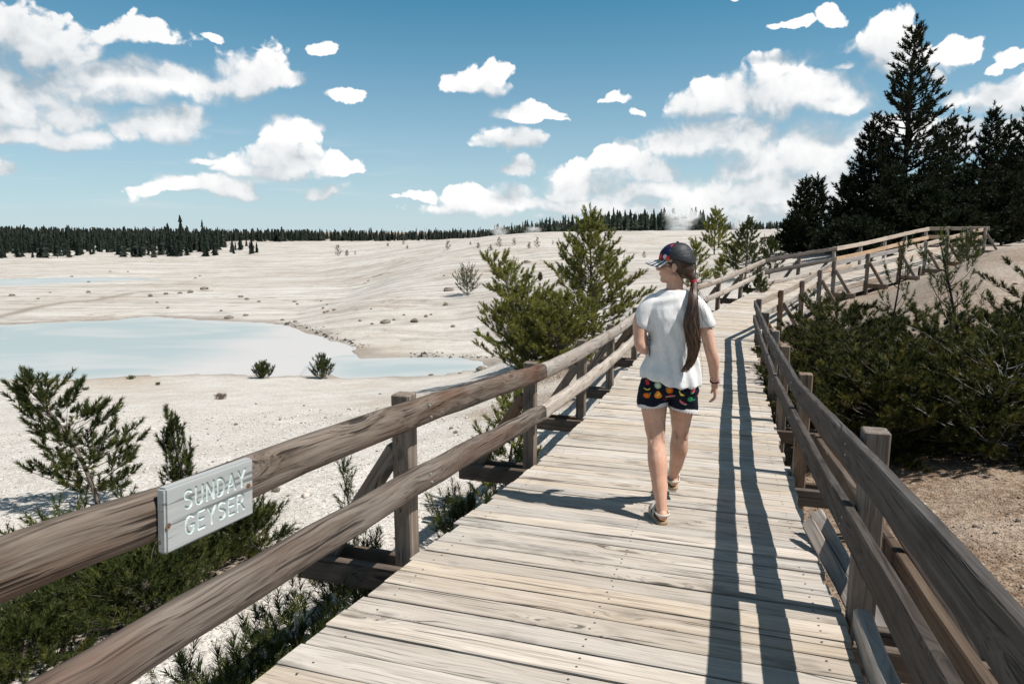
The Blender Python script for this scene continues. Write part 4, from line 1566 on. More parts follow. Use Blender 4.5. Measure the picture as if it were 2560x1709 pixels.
# hem hangs lower on the right and at the back
co[:, 2] -= (0.045 * smoothstep(-0.15, 0.06, x_) + 0.012 * (y_ < 0)) * smoothstep(1.02, 0.87, z_)
co[:, 2] += 0.026 * smoothstep(1.0, 0.87, z_)
put_co(tme, co)
wput('tee_shirt', tme, M['tee'])

# --- shorts with printed fruit and lace hem
bm = bmesh.new()
rings_mesh(bm, [((0.01, 0.0, 0.965), (0.138, 0, 0), (0, 0.096, 0)), ((0.006, 0.0, 0.92), (0.155, 0, 0), (0, 0.106, 0)), ((0.0, -0.004, 0.86), (0.174, 0, 0), (0, 0.122, 0)), ((0.0, -0.004, 0.80), (0.190, 0, 0), (0, 0.130, 0)), ((0.0, 0.0, 0.765), (0.180, 0, 0), (0, 0.112, 0))], 40)
for (cx, cy, z0, z1, tilt) in ((-0.094, 0.0, 0.80, 0.715, -0.012), (0.094, 0.022, 0.80, 0.685, 0.0)):
    rings_mesh(bm, [((cx * 0.95, cy * 0.4, z0 + 0.03), (0.090, 0, 0), (0, 0.112, 0)), ((cx, cy, (z0 + z1) / 2), (0.096, 0, 0.0), (0, 0.110, 0)), ((cx * 1.03, cy * 1.2, z1), (0.096, 0, 0.012 * (1 if cx < 0 else -1)), (0, 0.106, 0))], 32)
sme = fuse(bm, 0.0065, 5)
co = co_of(sme)
n_ = np.zeros(len(sme.vertices) * 3, np.float32)
sme.vertices.foreach_get('normal', n_)
n_ = n_.reshape(-1, 3)
th = np.arctan2(co[:, 0], -co[:, 1])
co += n_ * (0.0035 * np.sin(th * 9 + co[:, 2] * 30) * smoothstep(0.86, 0.72, co[:, 2]) + fbm(th * 3, co[:, 2] * 14, 40, 3) * 0.008)[:, None]
put_co(sme, co)
shorts = wput('shorts', sme, M['navy'])
svt = BVHTree.FromPolygons([tuple(v.co) for v in sme.vertices], [tuple(p.vertices) for p in sme.polygons])

FR = {}
for nm_, col_ in (('orange', (0.80, 0.24, 0.025)), ('deep_orange', (0.70, 0.13, 0.02)), ('yellow', (0.78, 0.60, 0.10)), ('pink', (0.66, 0.09, 0.14)), ('red', (0.60, 0.04, 0.06)), ('green', (0.05, 0.30, 0.14)), ('lime', (0.45, 0.55, 0.32)), ('pale', (0.62, 0.72, 0.55)), ('rind', (0.50, 0.52, 0.38))):
    FR[nm_] = simple_mat('fruit_print_' + nm_, col_, 0.85, 0.1)


def outline(kind):
    n = 16
    t = np.linspace(0, 2 * PI, n, endpoint=False)
    if kind == 'disc':
        return np.stack([np.cos(t), np.sin(t)], 1)
    if kind == 'slice':
        t = np.linspace(PI, 2 * PI, 11)
        return np.stack([np.cos(t), np.sin(t) * 0.85 + 0.25], 1)
    if kind == 'banana':
        t = np.linspace(PI * 1.08, PI * 1.92, 9)
        o_ = np.stack([np.cos(t), np.sin(t) + 0.5], 1)
        i_ = np.stack([np.cos(t[::-1]) * 0.86, np.sin(t[::-1]) * 0.5 + 0.22], 1)
        return np.vstack([o_, i_])
    if kind == 'pear':
        r_ = 0.72 + 0.28 * np.cos(t + PI / 2) + 0.06 * np.cos(2 * t)
        return np.stack([np.cos(t) * r_, np.sin(t) * (0.8 + 0.15 * (np.sin(t) > 0)) - 0.1], 1)
    if kind == 'heart':
        return np.stack([0.75 * np.cos(t) * (1 - 0.25 * np.sin(t)), np.sin(t) * 1.0 - 0.2 * np.abs(np.cos(t))], 1)
    if kind == 'leaf':
        return np.stack([np.cos(t), np.sin(t) * 0.38], 1)


def decal(bank, x, z, kind, sx, sz, rot, off, front=False):
    """printed motif: a small patch lying on the cloth"""
    pts = outline(kind) * np.array([sx, sz])
    ca, sa = math.cos(R(rot)), math.sin(R(rot))
    pts = pts @ np.array([[ca, sa], [-sa, ca]])
    dirn = Vector((0, -1 if front else 1, 0))
    y0 = 1.0 if front else -1.0
    cen = pts.mean(0)
    ring = [pts, pts * 0.5 + cen * 0.5, np.array([cen])]
    P_ = []
    for rr in ring:
        for a, b_ in rr:
            h = svt.ray_cast(Vector((x + a, y0, z + b_)), dirn, 2.0)
            if h[0] is None:
                return
            P_.append(h[0] + h[1] * off)
    b = len(bank[0])
    n = len(pts)
    bank[0].extend(P_)
    for i in range(n):
        j = (i + 1) % n
        bank[1].append((b + i, b + j, b + n + j, b + n + i))
        bank[1].append((b + n + i, b + n + j, b + 2 * n))


def wx(dx, dy):
    """photo crop position -> local x, z on the back of the shorts"""
    return (dx - 413) / 1045.0 * 0.735, 0.893 - (dy - 190) / 1045.0 * 0.735 * 1.0


motifs = [(250, 183, 'slice', .030, .022, -12, 'pink', 'rind'), (193, 232, 'heart', .014, .017, 20, 'red', None), (278, 250, 'disc', .020, .020, 0, 'lime', 'pale'), (192, 288, 'banana', .020, .018, 8, 'yellow', None),
          (282, 330, 'pear', .027, .029, 4, 'orange', 'yellow'), (375, 288, 'disc', .021, .018, 0, 'deep_orange', 'orange'), (136, 268, 'pear', .012, .020, 0, 'orange', None), (190, 348, 'disc', .020, .016, 10, 'deep_orange', 'orange'),
          (385, 340, 'slice', .029, .014, 190, 'pink', 'rind'), (370, 386, 'slice', .024, .010, 180, 'red', None), (520, 255, 'pear', .020, .018, 185, 'orange', None), (482, 318, 'banana', .023, .024, -40, 'yellow', None), (472, 308, 'banana', .020, .018, -50, 'yellow', None),
          (588, 292, 'heart', .016, .022, -40, 'pink', None), (660, 290, 'pear', .018, .022, -60, 'orange', 'yellow'), (612, 224, 'slice', .026, .014, -15, 'pink', 'rind'), (565, 375, 'disc', .017, .017, 0, 'green', None), (640, 355, 'disc', .014, .014, 0, 'deep_orange', 'orange'),
          (505, 408, 'slice', .026, .018, -35, 'pink', 'rind'), (600, 385, 'leaf', .010, .010, 20, 'green', None), (352, 268, 'leaf', .010, .012, 40, 'green', None), (160, 200, 'leaf', .010, .012, 60, 'green', None), (205, 210, 'leaf', .010, .012, -30, 'green', None), (575, 320, 'leaf', .010, .012, 10, 'green', None), (215, 328, 'leaf', .009, .012, 60, 'green', None), (430, 240, 'leaf', .014, .012, -30, 'lime', None)]
banks = {kk: ([], []) for kk in FR}
for dx_, dy_, kd, sx_, sz_, ro, c1, c2 in motifs:
    X_, Z_ = wx(dx_, dy_)
    for fr in (False, True):
        xx = X_ if not fr else -X_
        decal(banks[c2 or c1] if (c2 == 'rind') else banks[c1], xx, Z_, kd, sx_, sz_, ro, 0.0012, fr)
        if c2 and kd == 'slice':
            decal(banks[c1], xx, Z_ + 0.002, kd, sx_ * 0.86, sz_ * 0.80, ro, 0.0020, fr)
        elif c2:
            decal(banks[c2], xx, Z_, 'disc' if kd == 'disc' else 'leaf', sx_ * 0.6, sz_ * 0.55, ro + 60, 0.0020, fr)
for kk, (V, F) in banks.items():
    if V:
        fp_ = mobj('fruit_print', V, F, FR[kk], shorts, wmat)
        fp_['kind'] = 'stuff'
# lace: scalloped trim on each hem
V, F = [], []
edges_ = {}
for cx, cy, z1, tl in ((-0.094 * 1.03, 0.0, 0.715, 0.012), (0.094 * 1.03, 0.0264, 0.685, -0.012)):
    n = 64
    b = len(V)
    for j in range(n):
        a = 2 * PI * j / n
        ca, sa = math.cos(a), math.sin(a)
        for rr, dz in ((0.0955, 0.012), (0.0985, -0.004), (0.0975, -0.016 if j % 2 else -0.006)):
            V.append((cx + rr * ca * 0.985, cy + (rr + 0.0095) * sa, z1 + tl * ca + dz))
    for j in range(n):
        j2 = (j + 1) % n
        for q_ in (0, 1):
            F.append((b + j * 3 + q_, b + j2 * 3 + q_, b + j2 * 3 + q_ + 1, b + j * 3 + q_ + 1))
wput('lace_trim', make_mesh('lace_trim', V, F), M['lace'], shorts)

# --- cap
m, k, out = new_mat('black_quilted_cap_cloth')
tcn = k.n('ShaderNodeTexCoord').outputs['Object']
wr = k.noise(k.vm('MULTIPLY', tcn, (30, 30, 75)), 1, 4, 0.6, dist=0.6)
principled(k, out, k.mix(wr, (0.010, 0.012, 0.016), (0.028, 0.031, 0.036)), 0.55, 0.4, wr, 0.7, 0.006)
M['cap'] = m
m, k, out = new_mat('floral_cap_front')
tcn = k.n('ShaderNodeTexCoord').outputs['Object']
v1 = k.voro(tcn, 26.0, 'F1', 1.0)
vc = k.n('ShaderNodeSeparateColor')
k.put(vc.inputs[0], k.voro(tcn, 26.0, 'F1', 1.0, out='Color'))
c = k.ramp(vc.outputs[0], [(0, (0.012, 0.018, 0.06)), (0.40, (0.62, 0.035, 0.035)), (0.68, (0.012, 0.018, 0.06)), (0.82, (0.20, 0.30, 0.42)), (0.92, (0.55, 0.55, 0.60))], True)
c = k.mix(k.rng(v1, 0.50, 0.56), c, (0.012, 0.018, 0.06))
principled(k, out, c, 0.8, 0.2)
M['floral'] = m
CC = hp(-0.010, 0, 0.030)
CB = rot_basis(fd, sd, ud)


def cp(a, b, c_):
    return CC + fd * a + sd * b + ud * c_


bm = bmesh.new()
NS, NR = 40, 12
grid = []
for i in range(NR + 1):
    ph = PI / 2 * (1 - i / NR)
    row = []
    for j in range(NS):
        a = 2 * PI * j / NS
        rr = math.cos(ph)
        prof = rr ** 0.85
        zz = 0.100 * math.sin(ph) ** 0.9
        # the back hangs lower than the front
        drop = 0.034 * smoothstep(0.2, -0.9, math.cos(a)) * rr ** 3
        wrk = 1 + 0.018 * math.sin(5 * a + 3 * math.sin(zz * 60)) * rr
        row.append(bm.verts.new(cp(0.109 * prof * math.cos(a) * wrk, 0.090 * prof * math.sin(a) * wrk, zz - 0.006 - drop)))
    grid.append(row)
for i in range(NR):
    for j in range(NS):
        j2 = (j + 1) % NS
        if i == 0:
            if j % 2 == 0:
                pass
        f_ = bm.faces.new((grid[i][j], grid[i + 1][j], grid[i + 1][j2], grid[i][j2]))
        a = 2 * PI * (j + 0.5) / NS
        f_.material_index = 1 if math.cos(a) > 0.30 else 0
bmesh.ops.remove_doubles(bm, verts=bm.verts, dist=0.0004)
bmesh.ops.recalc_face_normals(bm, faces=bm.faces)
cme = bpy.data.meshes.new('cap')
bm.to_mesh(cme)
bm.free()
cap = wput('cap', cme, [M['cap'], M['floral']])
md = cap.modifiers.new('thick', 'SOLIDIFY')
md.thickness = 0.004
# striped brim: its stripes are printed strips running front to back
m, k, out = new_mat('striped_brim_cloth')
uvn = k.n('ShaderNodeAttribute', attribute_name='stripe')
fr = k.m('FRACT', k.m('MULTIPLY', uvn.outputs['Fac'], 10.0))
principled(k, out, k.mix(k.m('GREATER_THAN', fr, 0.5), (0.015, 0.017, 0.022), (0.78, 0.78, 0.78)), 0.8, 0.2)
M['stripe'] = m
V, F, st_ = [], [], []
NA, NB = 40, 7
for i in range(NA + 1):
    a = R(-68 + 136 * i / NA)
    for j in range(NB + 1):
        t = j / NB
        ext = 0.085 * math.cos(a * 0.95) ** 0.7
        rx_, ry_ = 0.106 * math.cos(a), 0.088 * math.sin(a)
        V.append(cp(rx_ + ext * t, ry_ * (1 + 0.06 * t), -0.004 - 0.020 * t - (ry_ / 0.088) ** 2 * (0.012 + 0.022 * t)))
        st_.append(i / NA)
for i in range(NA):
    for j in range(NB):
        p_ = i * (NB + 1) + j
        F.append((p_, p_ + 1, p_ + NB + 2, p_ + NB + 1))
bme = make_mesh('brim', V, F)
ca_ = bme.color_attributes.new('stripe', 'FLOAT_COLOR', 'POINT')
s_ = np.array(st_, np.float32)
ca_.data.foreach_set('color', np.stack([s_, s_, s_, np.ones_like(s_)], 1).ravel())
brim = wput('brim', bme, M['stripe'], cap)
md = brim.modifiers.new('thick', 'SOLIDIFY')
md.thickness = 0.004
bm = bmesh.new()
ball(bm, cp(0, 0, 0.096), 0.009, 0.009, 0.006, None, 2)
bme = bpy.data.meshes.new('button')
bm.to_mesh(bme)
bm.free()
wput('button', bme, M['cap'], cap)

# --- sunglasses: lens edge and temple seen under the brim
bm = bmesh.new()
for s in (1, -1):
    limb(bm, [(hp(0.083, 0.052 * s, 0.000), 0.002), (hp(0.02, 0.074 * s, 0.004), 0.002), (hp(-0.012, 0.080 * s, 0.002), 0.002)], 8)
    ball(bm, hp(0.090, 0.030 * s, -0.010), 0.003, 0.024, 0.020, HB, 2)
limb(bm, [(hp(0.098, -0.010, -0.004), 0.002), (hp(0.099, 0.010, -0.004), 0.002)], 8)
gme = bpy.data.meshes.new('sunglasses')
bm.to_mesh(gme)
bm.free()
wput('sunglasses', gme, simple_mat('dark_glass', (0.012, 0.012, 0.014), 0.15, 0.6))

# --- hair: close mass under the cap, ponytail of many strands
bm = bmesh.new()
ball(bm, hp(-0.030, 0, 0.008), 0.083, 0.083, 0.078, HB)
ball(bm, hp(-0.060, 0, -0.035), 0.056, 0.066, 0.052, HB)
limb(bm, [(hp(-0.060, 0.02, -0.05), 0.045), (hp(-0.098, 0.005, -0.085), 0.026), (hp(-0.112, 0.0, -0.105), 0.021)])
hme = fuse(bm, 0.006, 3)
hair = wput('hair', hme, M['hair'])
rs2 = np.random.RandomState(5)
TIE = hp(-0.110, 0.002, -0.108)
spine = [(TIE + Vector((-0.004, 0.004, 0.015)), 0.018, 0.018), (TIE, 0.015, 0.015), (Vector((0.134, -0.112, 1.40)), 0.031, 0.026), (Vector((0.138, -0.142, 1.32)), 0.040, 0.030), (Vector((0.129, -0.152, 1.24)), 0.046, 0.032),
         (Vector((0.130, -0.158, 1.14)), 0.045, 0.030), (Vector((0.112, -0.158, 1.06)), 0.040, 0.028), (Vector((0.080, -0.162, 0.985)), 0.030, 0.022), (Vector((0.062, -0.165, 0.945)), 0.018, 0.014)]
sp = np.array([tuple(p) for p, _, _ in spine])
sr = np.array([(a, b) for _, a, b in spine])
tt = np.linspace(0, len(spine) - 1, 26)
SPX = np.stack([np.interp(tt, range(len(spine)), sp[:, i]) for i in range(3)], 1)
for _ in range(2):
    SPX[1:-1] = (SPX[:-2] + 2 * SPX[1:-1] + SPX[2:]) / 4
SPR = np.stack([np.interp(tt, range(len(spine)), sr[:, i]) for i in range(2)], 1) * 0.86
SPX[:, 0] += 0.009 * np.sin(np.linspace(0, 9.5, len(SPX)))
SPR[:, 0] *= 1 + 0.14 * np.sin(np.linspace(1, 14, len(SPX)))
V, F = [], []
for s in range(460):
    a = rs2.uniform(0, 2 * PI)
    rr = math.sqrt(rs2.uniform(0.25, 1.0))
    ph, fq = rs2.uniform(0, 6.28), rs2.uniform(0.15, 0.5)
    end = int(len(tt) * min(1, rs2.uniform(0.72, 1.05)))
    stray = rs2.rand() < 0.06
    wdt = rs2.uniform(0.0016, 0.0040)
    b = len(V)
    pts = []
    for i in range(1, end):
        f = i / len(tt)
        aa = a + 0.9 * math.sin(fq * i + ph) * f
        r1 = rr * (1 + (0.45 * f if stray else 0) + 0.10 * math.sin(i * 0.9 + ph))
        pts.append(Vector(SPX[i]) + Vector((math.cos(aa) * SPR[i, 0] * r1, math.sin(aa) * SPR[i, 1] * r1, 0)) + Vector((rs2.normal(0, .0012), rs2.normal(0, .0012), 0)))
    for i, p in enumerate(pts):
        w1 = wdt * (1 - 0.75 * (i / max(1, len(pts) - 1)) ** 2)
        rad = Vector((math.cos(a), math.sin(a), 0))
        tan = Vector((-math.sin(a), math.cos(a), 0))
        V += [p + tan * w1, p + rad * w1 * 0.9, p - tan * w1]
    for i in range(len(pts) - 1):
        for j in (0, 1):
            F.append((b + i * 3 + j, b + i * 3 + j + 1, b + i * 3 + 3 + j + 1, b + i * 3 + 3 + j))
wput('ponytail', make_mesh('ponytail', V, F), M['hair'], hair)
bm = bmesh.new()
limb(bm, [(TIE + Vector((-0.004, 0.004, 0.008)), 0.021, 0.021), (TIE + Vector((0.004, -0.006, -0.008)), 0.021, 0.021)], 16)
tme2 = fuse(bm, 0.004, 2)
wput('hair_tie', tme2, simple_mat('red_hair_tie', (0.36, 0.015, 0.03), 0.7, 0.2), hair)
# loose strands by the ear and over the right shoulder
V, F = [], []
for s in range(26):
    if s < 14:
        p0 = hp(0.02 + rs2.normal(0, .01), 0.074, 0.0 + rs2.normal(0, .006))
        p1 = hp(-0.06 + rs2.normal(0, .01), 0.076, -0.055 + rs2.normal(0, .012))
        p2 = TIE + Vector((rs2.normal(-0.01, .008), rs2.normal(-.01, .006), 0.012))
    else:
        i = rs2.randint(4, 16)
        p0 = Vector(SPX[i]) + Vector((0.02, -0.015, 0))
        p1 = p0 + Vector((rs2.uniform(0.02, 0.06), rs2.normal(0, .01), rs2.uniform(-.10, -.03)))
        p2 = p1 + Vector((rs2.uniform(-0.02, 0.06), rs2.normal(0, .01), rs2.uniform(-.16, -.04)))
    b = len(V)
    for i in range(9):
        t = i / 8
        p = p0 * (1 - t) ** 2 + p1 * 2 * t * (1 - t) + p2 * t * t
        w1 = 0.0016 if s < 14 else 0.0007
        V += [p + Vector((w1, 0, w1)), p - Vector((w1, 0, w1))]
    for i in range(8):
        F.append((b + 2 * i, b + 2 * i + 1, b + 2 * i + 3, b + 2 * i + 2))
wput('loose_strand', make_mesh('loose_strand', V, F), M['hair'], hair)

# --- sandals
M['strap'] = simple_mat('cream_sandal_leather', (0.66, 0.60, 0.52), 0.6, 0.3)
M['sole'] = simple_mat('cork_sole', (0.42, 0.29, 0.18), 0.8, 0.2)
M['outsole'] = simple_mat('pale_rubber_sole', (0.60, 0.54, 0.46), 0.8, 0.2)


def sandal(ft):
    prof = [(0.0, -0.030), (0.020, -0.027), (0.032, -0.012), (0.035, 0.03), (0.036, 0.08), (0.045, 0.14), (0.052, 0.18), (0.046, 0.215), (0.026, 0.232), (0.0, 0.238), (-0.022, 0.240), (-0.042, 0.228), (-0.048, 0.195), (-0.044, 0.15), (-0.036, 0.10), (-0.034, 0.05), (-0.034, 0.0), (-0.028, -0.018), (-0.016, -0.028)]
    n = len(prof)
    root = None
    for nm_, z0, z1, mt_ in (('sandal', -0.013, 0.004, M['sole']), ('outsole', -SOLE + 0.001, -0.013, M['outsole'])):
        V = [ft @ Vector((x, y, z0)) for x, y in prof] + [ft @ Vector((x * 0.98, y, z1)) for x, y in prof]
        F = [tuple(range(n))[::-1] if False else tuple(range(n)), tuple(range(2 * n - 1, n - 1, -1))] + [(j, n + j, n + (j + 1) % n, (j + 1) % n) for j in range(n)]
        o = wput(nm_, make_mesh(nm_, V, F), mt_, root, False)
        root = root or o
    for y0, y1, hh in ((0.070, 0.108, 0.075), (0.125, 0.162, 0.052)):
        V, F = [], []
        for i in range(13):
            a = PI * i / 12
            x = math.cos(a) * (0.044 if hh > 0.06 else 0.051)
            z = math.sin(a) ** 0.8 * (hh + 0.006)
            for y in (y0, y1):
                V.append(ft @ Vector((x, y + 0.012 * math.sin(a), z)))
        for i in range(12):
            F.append((2 * i, 2 * i + 1, 2 * i + 3, 2 * i + 2))
        o = wput('strap', make_mesh('strap', V, F), M['strap'], root)
        md = o.modifiers.new('thick', 'SOLIDIFY')
        md.thickness = 0.004
    # heel strap
    V, F = [], []
    for i in range(13):
        a = PI + PI * i / 12
        x, y = math.cos(a) * 0.039, math.sin(a) * 0.037 + 0.010
        yy = y if i not in (0, 12) else y + 0.07
        for z in (0.040, 0.054):
            V.append(ft @ Vector((x, yy, z)))
    for i in range(12):
        F.append((2 * i, 2 * i + 1, 2 * i + 3, 2 * i + 2))
    o = wput('strap', make_mesh('strap', V, F), M['strap'], root)
    md = o.modifiers.new('thick', 'SOLIDIFY')
    md.thickness = 0.004


sandal(ftL)
sandal(ftR)

# --- watch and beads on the right wrist
def wrist_ring(name, c, d, r_, tube, mat, parent=None, sx=1.15):
    d = Vector(d).normalized()
    u = d.orthogonal().normalized()
    v = d.cross(u)
    V, F = [], []
    n, q_ = 20, 8
    for i in range(n):
        a = 2 * PI * i / n
        e = u * math.cos(a) + v * math.sin(a)
        for j in range(q_):
            b_ = 2 * PI * j / q_
            V.append(Vector(c) + e * (r_ + tube * math.cos(b_)) + d * tube * math.sin(b_) * sx)
    for i in range(n):
        for j in range(q_):
            F.append((i * q_ + j, ((i + 1) % n) * q_ + j, ((i + 1) % n) * q_ + (j + 1) % q_, i * q_ + (j + 1) % q_))
    return wput(name, make_mesh(name, V, F), mat, parent)


wd = Vector((0.10, 0.16, -0.95))
wr_ = wrist_ring('watch', (0.2905, 0.044, 0.850), wd, 0.0265, 0.0045, simple_mat('dark_red_watch_strap', (0.10, 0.012, 0.02), 0.5, 0.4), None, 2.0)
wrist_ring('bracelet', (0.2885, 0.040, 0.866), wd, 0.0265, 0.0032, simple_mat('pink_bead', (0.50, 0.16, 0.20), 0.4, 0.4), None)
bm = bmesh.new()
bmesh.ops.create_cone(bm, cap_ends=True, segments=16, radius1=0.013, radius2=0.0125, depth=0.008, matrix=Matrix.Translation((0.316, 0.030, 0.848)) @ Vector((0.85, -0.5, 0.1)).to_track_quat('Z', 'Y').to_matrix().to_4x4())
dme = bpy.data.meshes.new('dial')
bm.to_mesh(dme)
bm.free()
wput('dial', dme, simple_mat('pale_watch_dial', (0.5, 0.42, 0.42), 0.3, 0.5), wr_, False)


# ------------------------------------------------------------------ pines
def needle_mat(name, dark, mid, light, dry=(0.16, 0.085, 0.03), dry_amt=0.05):
    m, k, out = new_mat(name)
    isl = k.n('ShaderNodeNewGeometry').outputs['Random Per Island']
    tcn = k.n('ShaderNodeTexCoord').outputs['Object']
    n = k.noise(tcn, 3.2, 3, 0.6)
    c = k.mix(k.rng(k.m('ADD', k.m('MULTIPLY', isl, 0.55), k.m('MULTIPLY', n, 0.6)), 0.25, 0.8), dark, mid)
    c = k.mix(k.rng(k.noise(tcn, 7.0, 2, 0.5), 0.50, 0.72, 0, 0.85, True), c, light)
    d = k.m('MULTIPLY', k.rng(k.noise(tcn, 4.1, 2, 0.5), 0.64, 0.72, 0, 1, True), k.rng(isl, 0.35, 0.9))
    c = k.mix(k.m('MULTIPLY', d, dry_amt * 12), c, dry)
    b = k.n('ShaderNodeBsdfPrincipled')
    k.put(b.inputs['Base Color'], c)
    b.inputs['Roughness'].default_value = 0.55
    b.inputs['Specular IOR Level'].default_value = 0.25
    t = k.n('ShaderNodeBsdfTranslucent')
    k.put(t.inputs[0], c)
    mx = k.n('ShaderNodeMixShader')
    mx.inputs[0].default_value = 0.30
    k.nt.links.new(b.outputs[0], mx.inputs[1])
    k.nt.links.new(t.outputs[0], mx.inputs[2])
    k.nt.links.new(mx.outputs[0], out.inputs[0])
    return m


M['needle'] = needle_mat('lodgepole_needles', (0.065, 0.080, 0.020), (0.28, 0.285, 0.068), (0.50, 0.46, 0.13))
M['needle_deep'] = needle_mat('deep_green_pine_needles', (0.022, 0.034, 0.010), (0.075, 0.092, 0.023), (0.17, 0.175, 0.042))
M['needle_mid'] = needle_mat('thicket_pine_needles', (0.019, 0.026, 0.008), (0.075, 0.080, 0.019), (0.21, 0.185, 0.042), dry_amt=0.09)
M['needle_dark'] = needle_mat('dark_spruce_needles', (0.005, 0.008, 0.004), (0.016, 0.024, 0.010), (0.055, 0.066, 0.022), dry_amt=0.0)
M['needle_far'] = needle_mat('far_conifer_needles', (0.005, 0.009, 0.006), (0.013, 0.021, 0.012), (0.026, 0.036, 0.018), dry_amt=0.0)
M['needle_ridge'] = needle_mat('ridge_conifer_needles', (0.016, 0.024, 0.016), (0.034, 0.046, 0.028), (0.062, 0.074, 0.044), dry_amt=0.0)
M['dry_leaf'] = needle_mat('dry_brown_scrub', (0.10, 0.075, 0.05), (0.20, 0.15, 0.10), (0.26, 0.20, 0.13))
M['bark'] = simple_mat('grey_pine_bark', (0.155, 0.130, 0.110), 0.95, 0.1, 0.45, 22)
M['bark_pale'] = simple_mat('pale_dead_twig_bark', (0.34, 0.315, 0.29), 0.9, 0.1, 0.3, 25)
M['bark_dark'] = simple_mat('dark_bark', (0.045, 0.036, 0.030), 0.95, 0.1, 0.4, 12)


def tubes(paths, nseg=6):
    """paths: list of (points, radii) -> one vertex / face list"""
    V, F = [], []
    for pts, rad in paths:
        n = len(pts)
        b = len(V)
        for i in range(n):
            d = Vector(pts[min(i + 1, n - 1)]) - Vector(pts[max(i - 1, 0)])
            d = d.normalized() if d.length > 1e-9 else Vector((0, 0, 1))
            u = d.orthogonal().normalized()
            v = d.cross(u)
            for j in range(nseg):
                a = 2 * PI * j / nseg
                V.append(Vector(pts[i]) + (u * math.cos(a) + v * math.sin(a)) * rad[i])
        for i in range(n - 1):
            for j in range(nseg):
                F.append((b + i * nseg + j, b + i * nseg + (j + 1) % nseg, b + (i + 1) * nseg + (j + 1) % nseg, b + (i + 1) * nseg + j))
        F.append(tuple(b + (n - 1) * nseg + j for j in range(nseg)))
    return V, F


def needles(r, P_, D_, Ls, n, nl, nw, spread=(0.55, 1.25)):
    """bottle-brush shoots: n thin needles round every shoot (P start, D direction, L length)"""
    P_, D_, Ls = np.asarray(P_), np.asarray(D_), np.asarray(Ls)
    m = len(P_)
    t = r.uniform(0.05, 1.0, (m, n))
    a = r.uniform(0, 2 * PI, (m, n))
    ref = np.where(np.abs(D_[:, 2:3]) < 0.9, np.array([[0, 0, 1.0]]), np.array([[1.0, 0, 0]]))
    U = np.cross(D_, ref)
    U /= np.linalg.norm(U, axis=1, keepdims=True) + 1e-9
    Vv = np.cross(D_, U)
    rad = U[:, None, :] * np.cos(a)[..., None] + Vv[:, None, :] * np.sin(a)[..., None]
    ang = r.uniform(spread[0], spread[1], (m, n)) * (1.1 - 0.65 * t)
    dirn = D_[:, None, :] * np.cos(ang)[..., None] + rad * np.sin(ang)[..., None]
    base = P_[:, None, :] + D_[:, None, :] * (t * Ls[:, None])[..., None]
    side = np.cross(dirn, r.normal(0, 1, (m, n, 3)))
    side /= np.linalg.norm(side, axis=2, keepdims=True) + 1e-9
    ln = (nl * r.uniform(0.65, 1.15, (m, n)))[..., None]
    tri = np.stack([base - side * nw / 2, base + side * nw / 2, base + dirn * ln], 2).reshape(-1, 3)
    f = np.arange(len(tri)).reshape(-1, 3)
    return tri, f


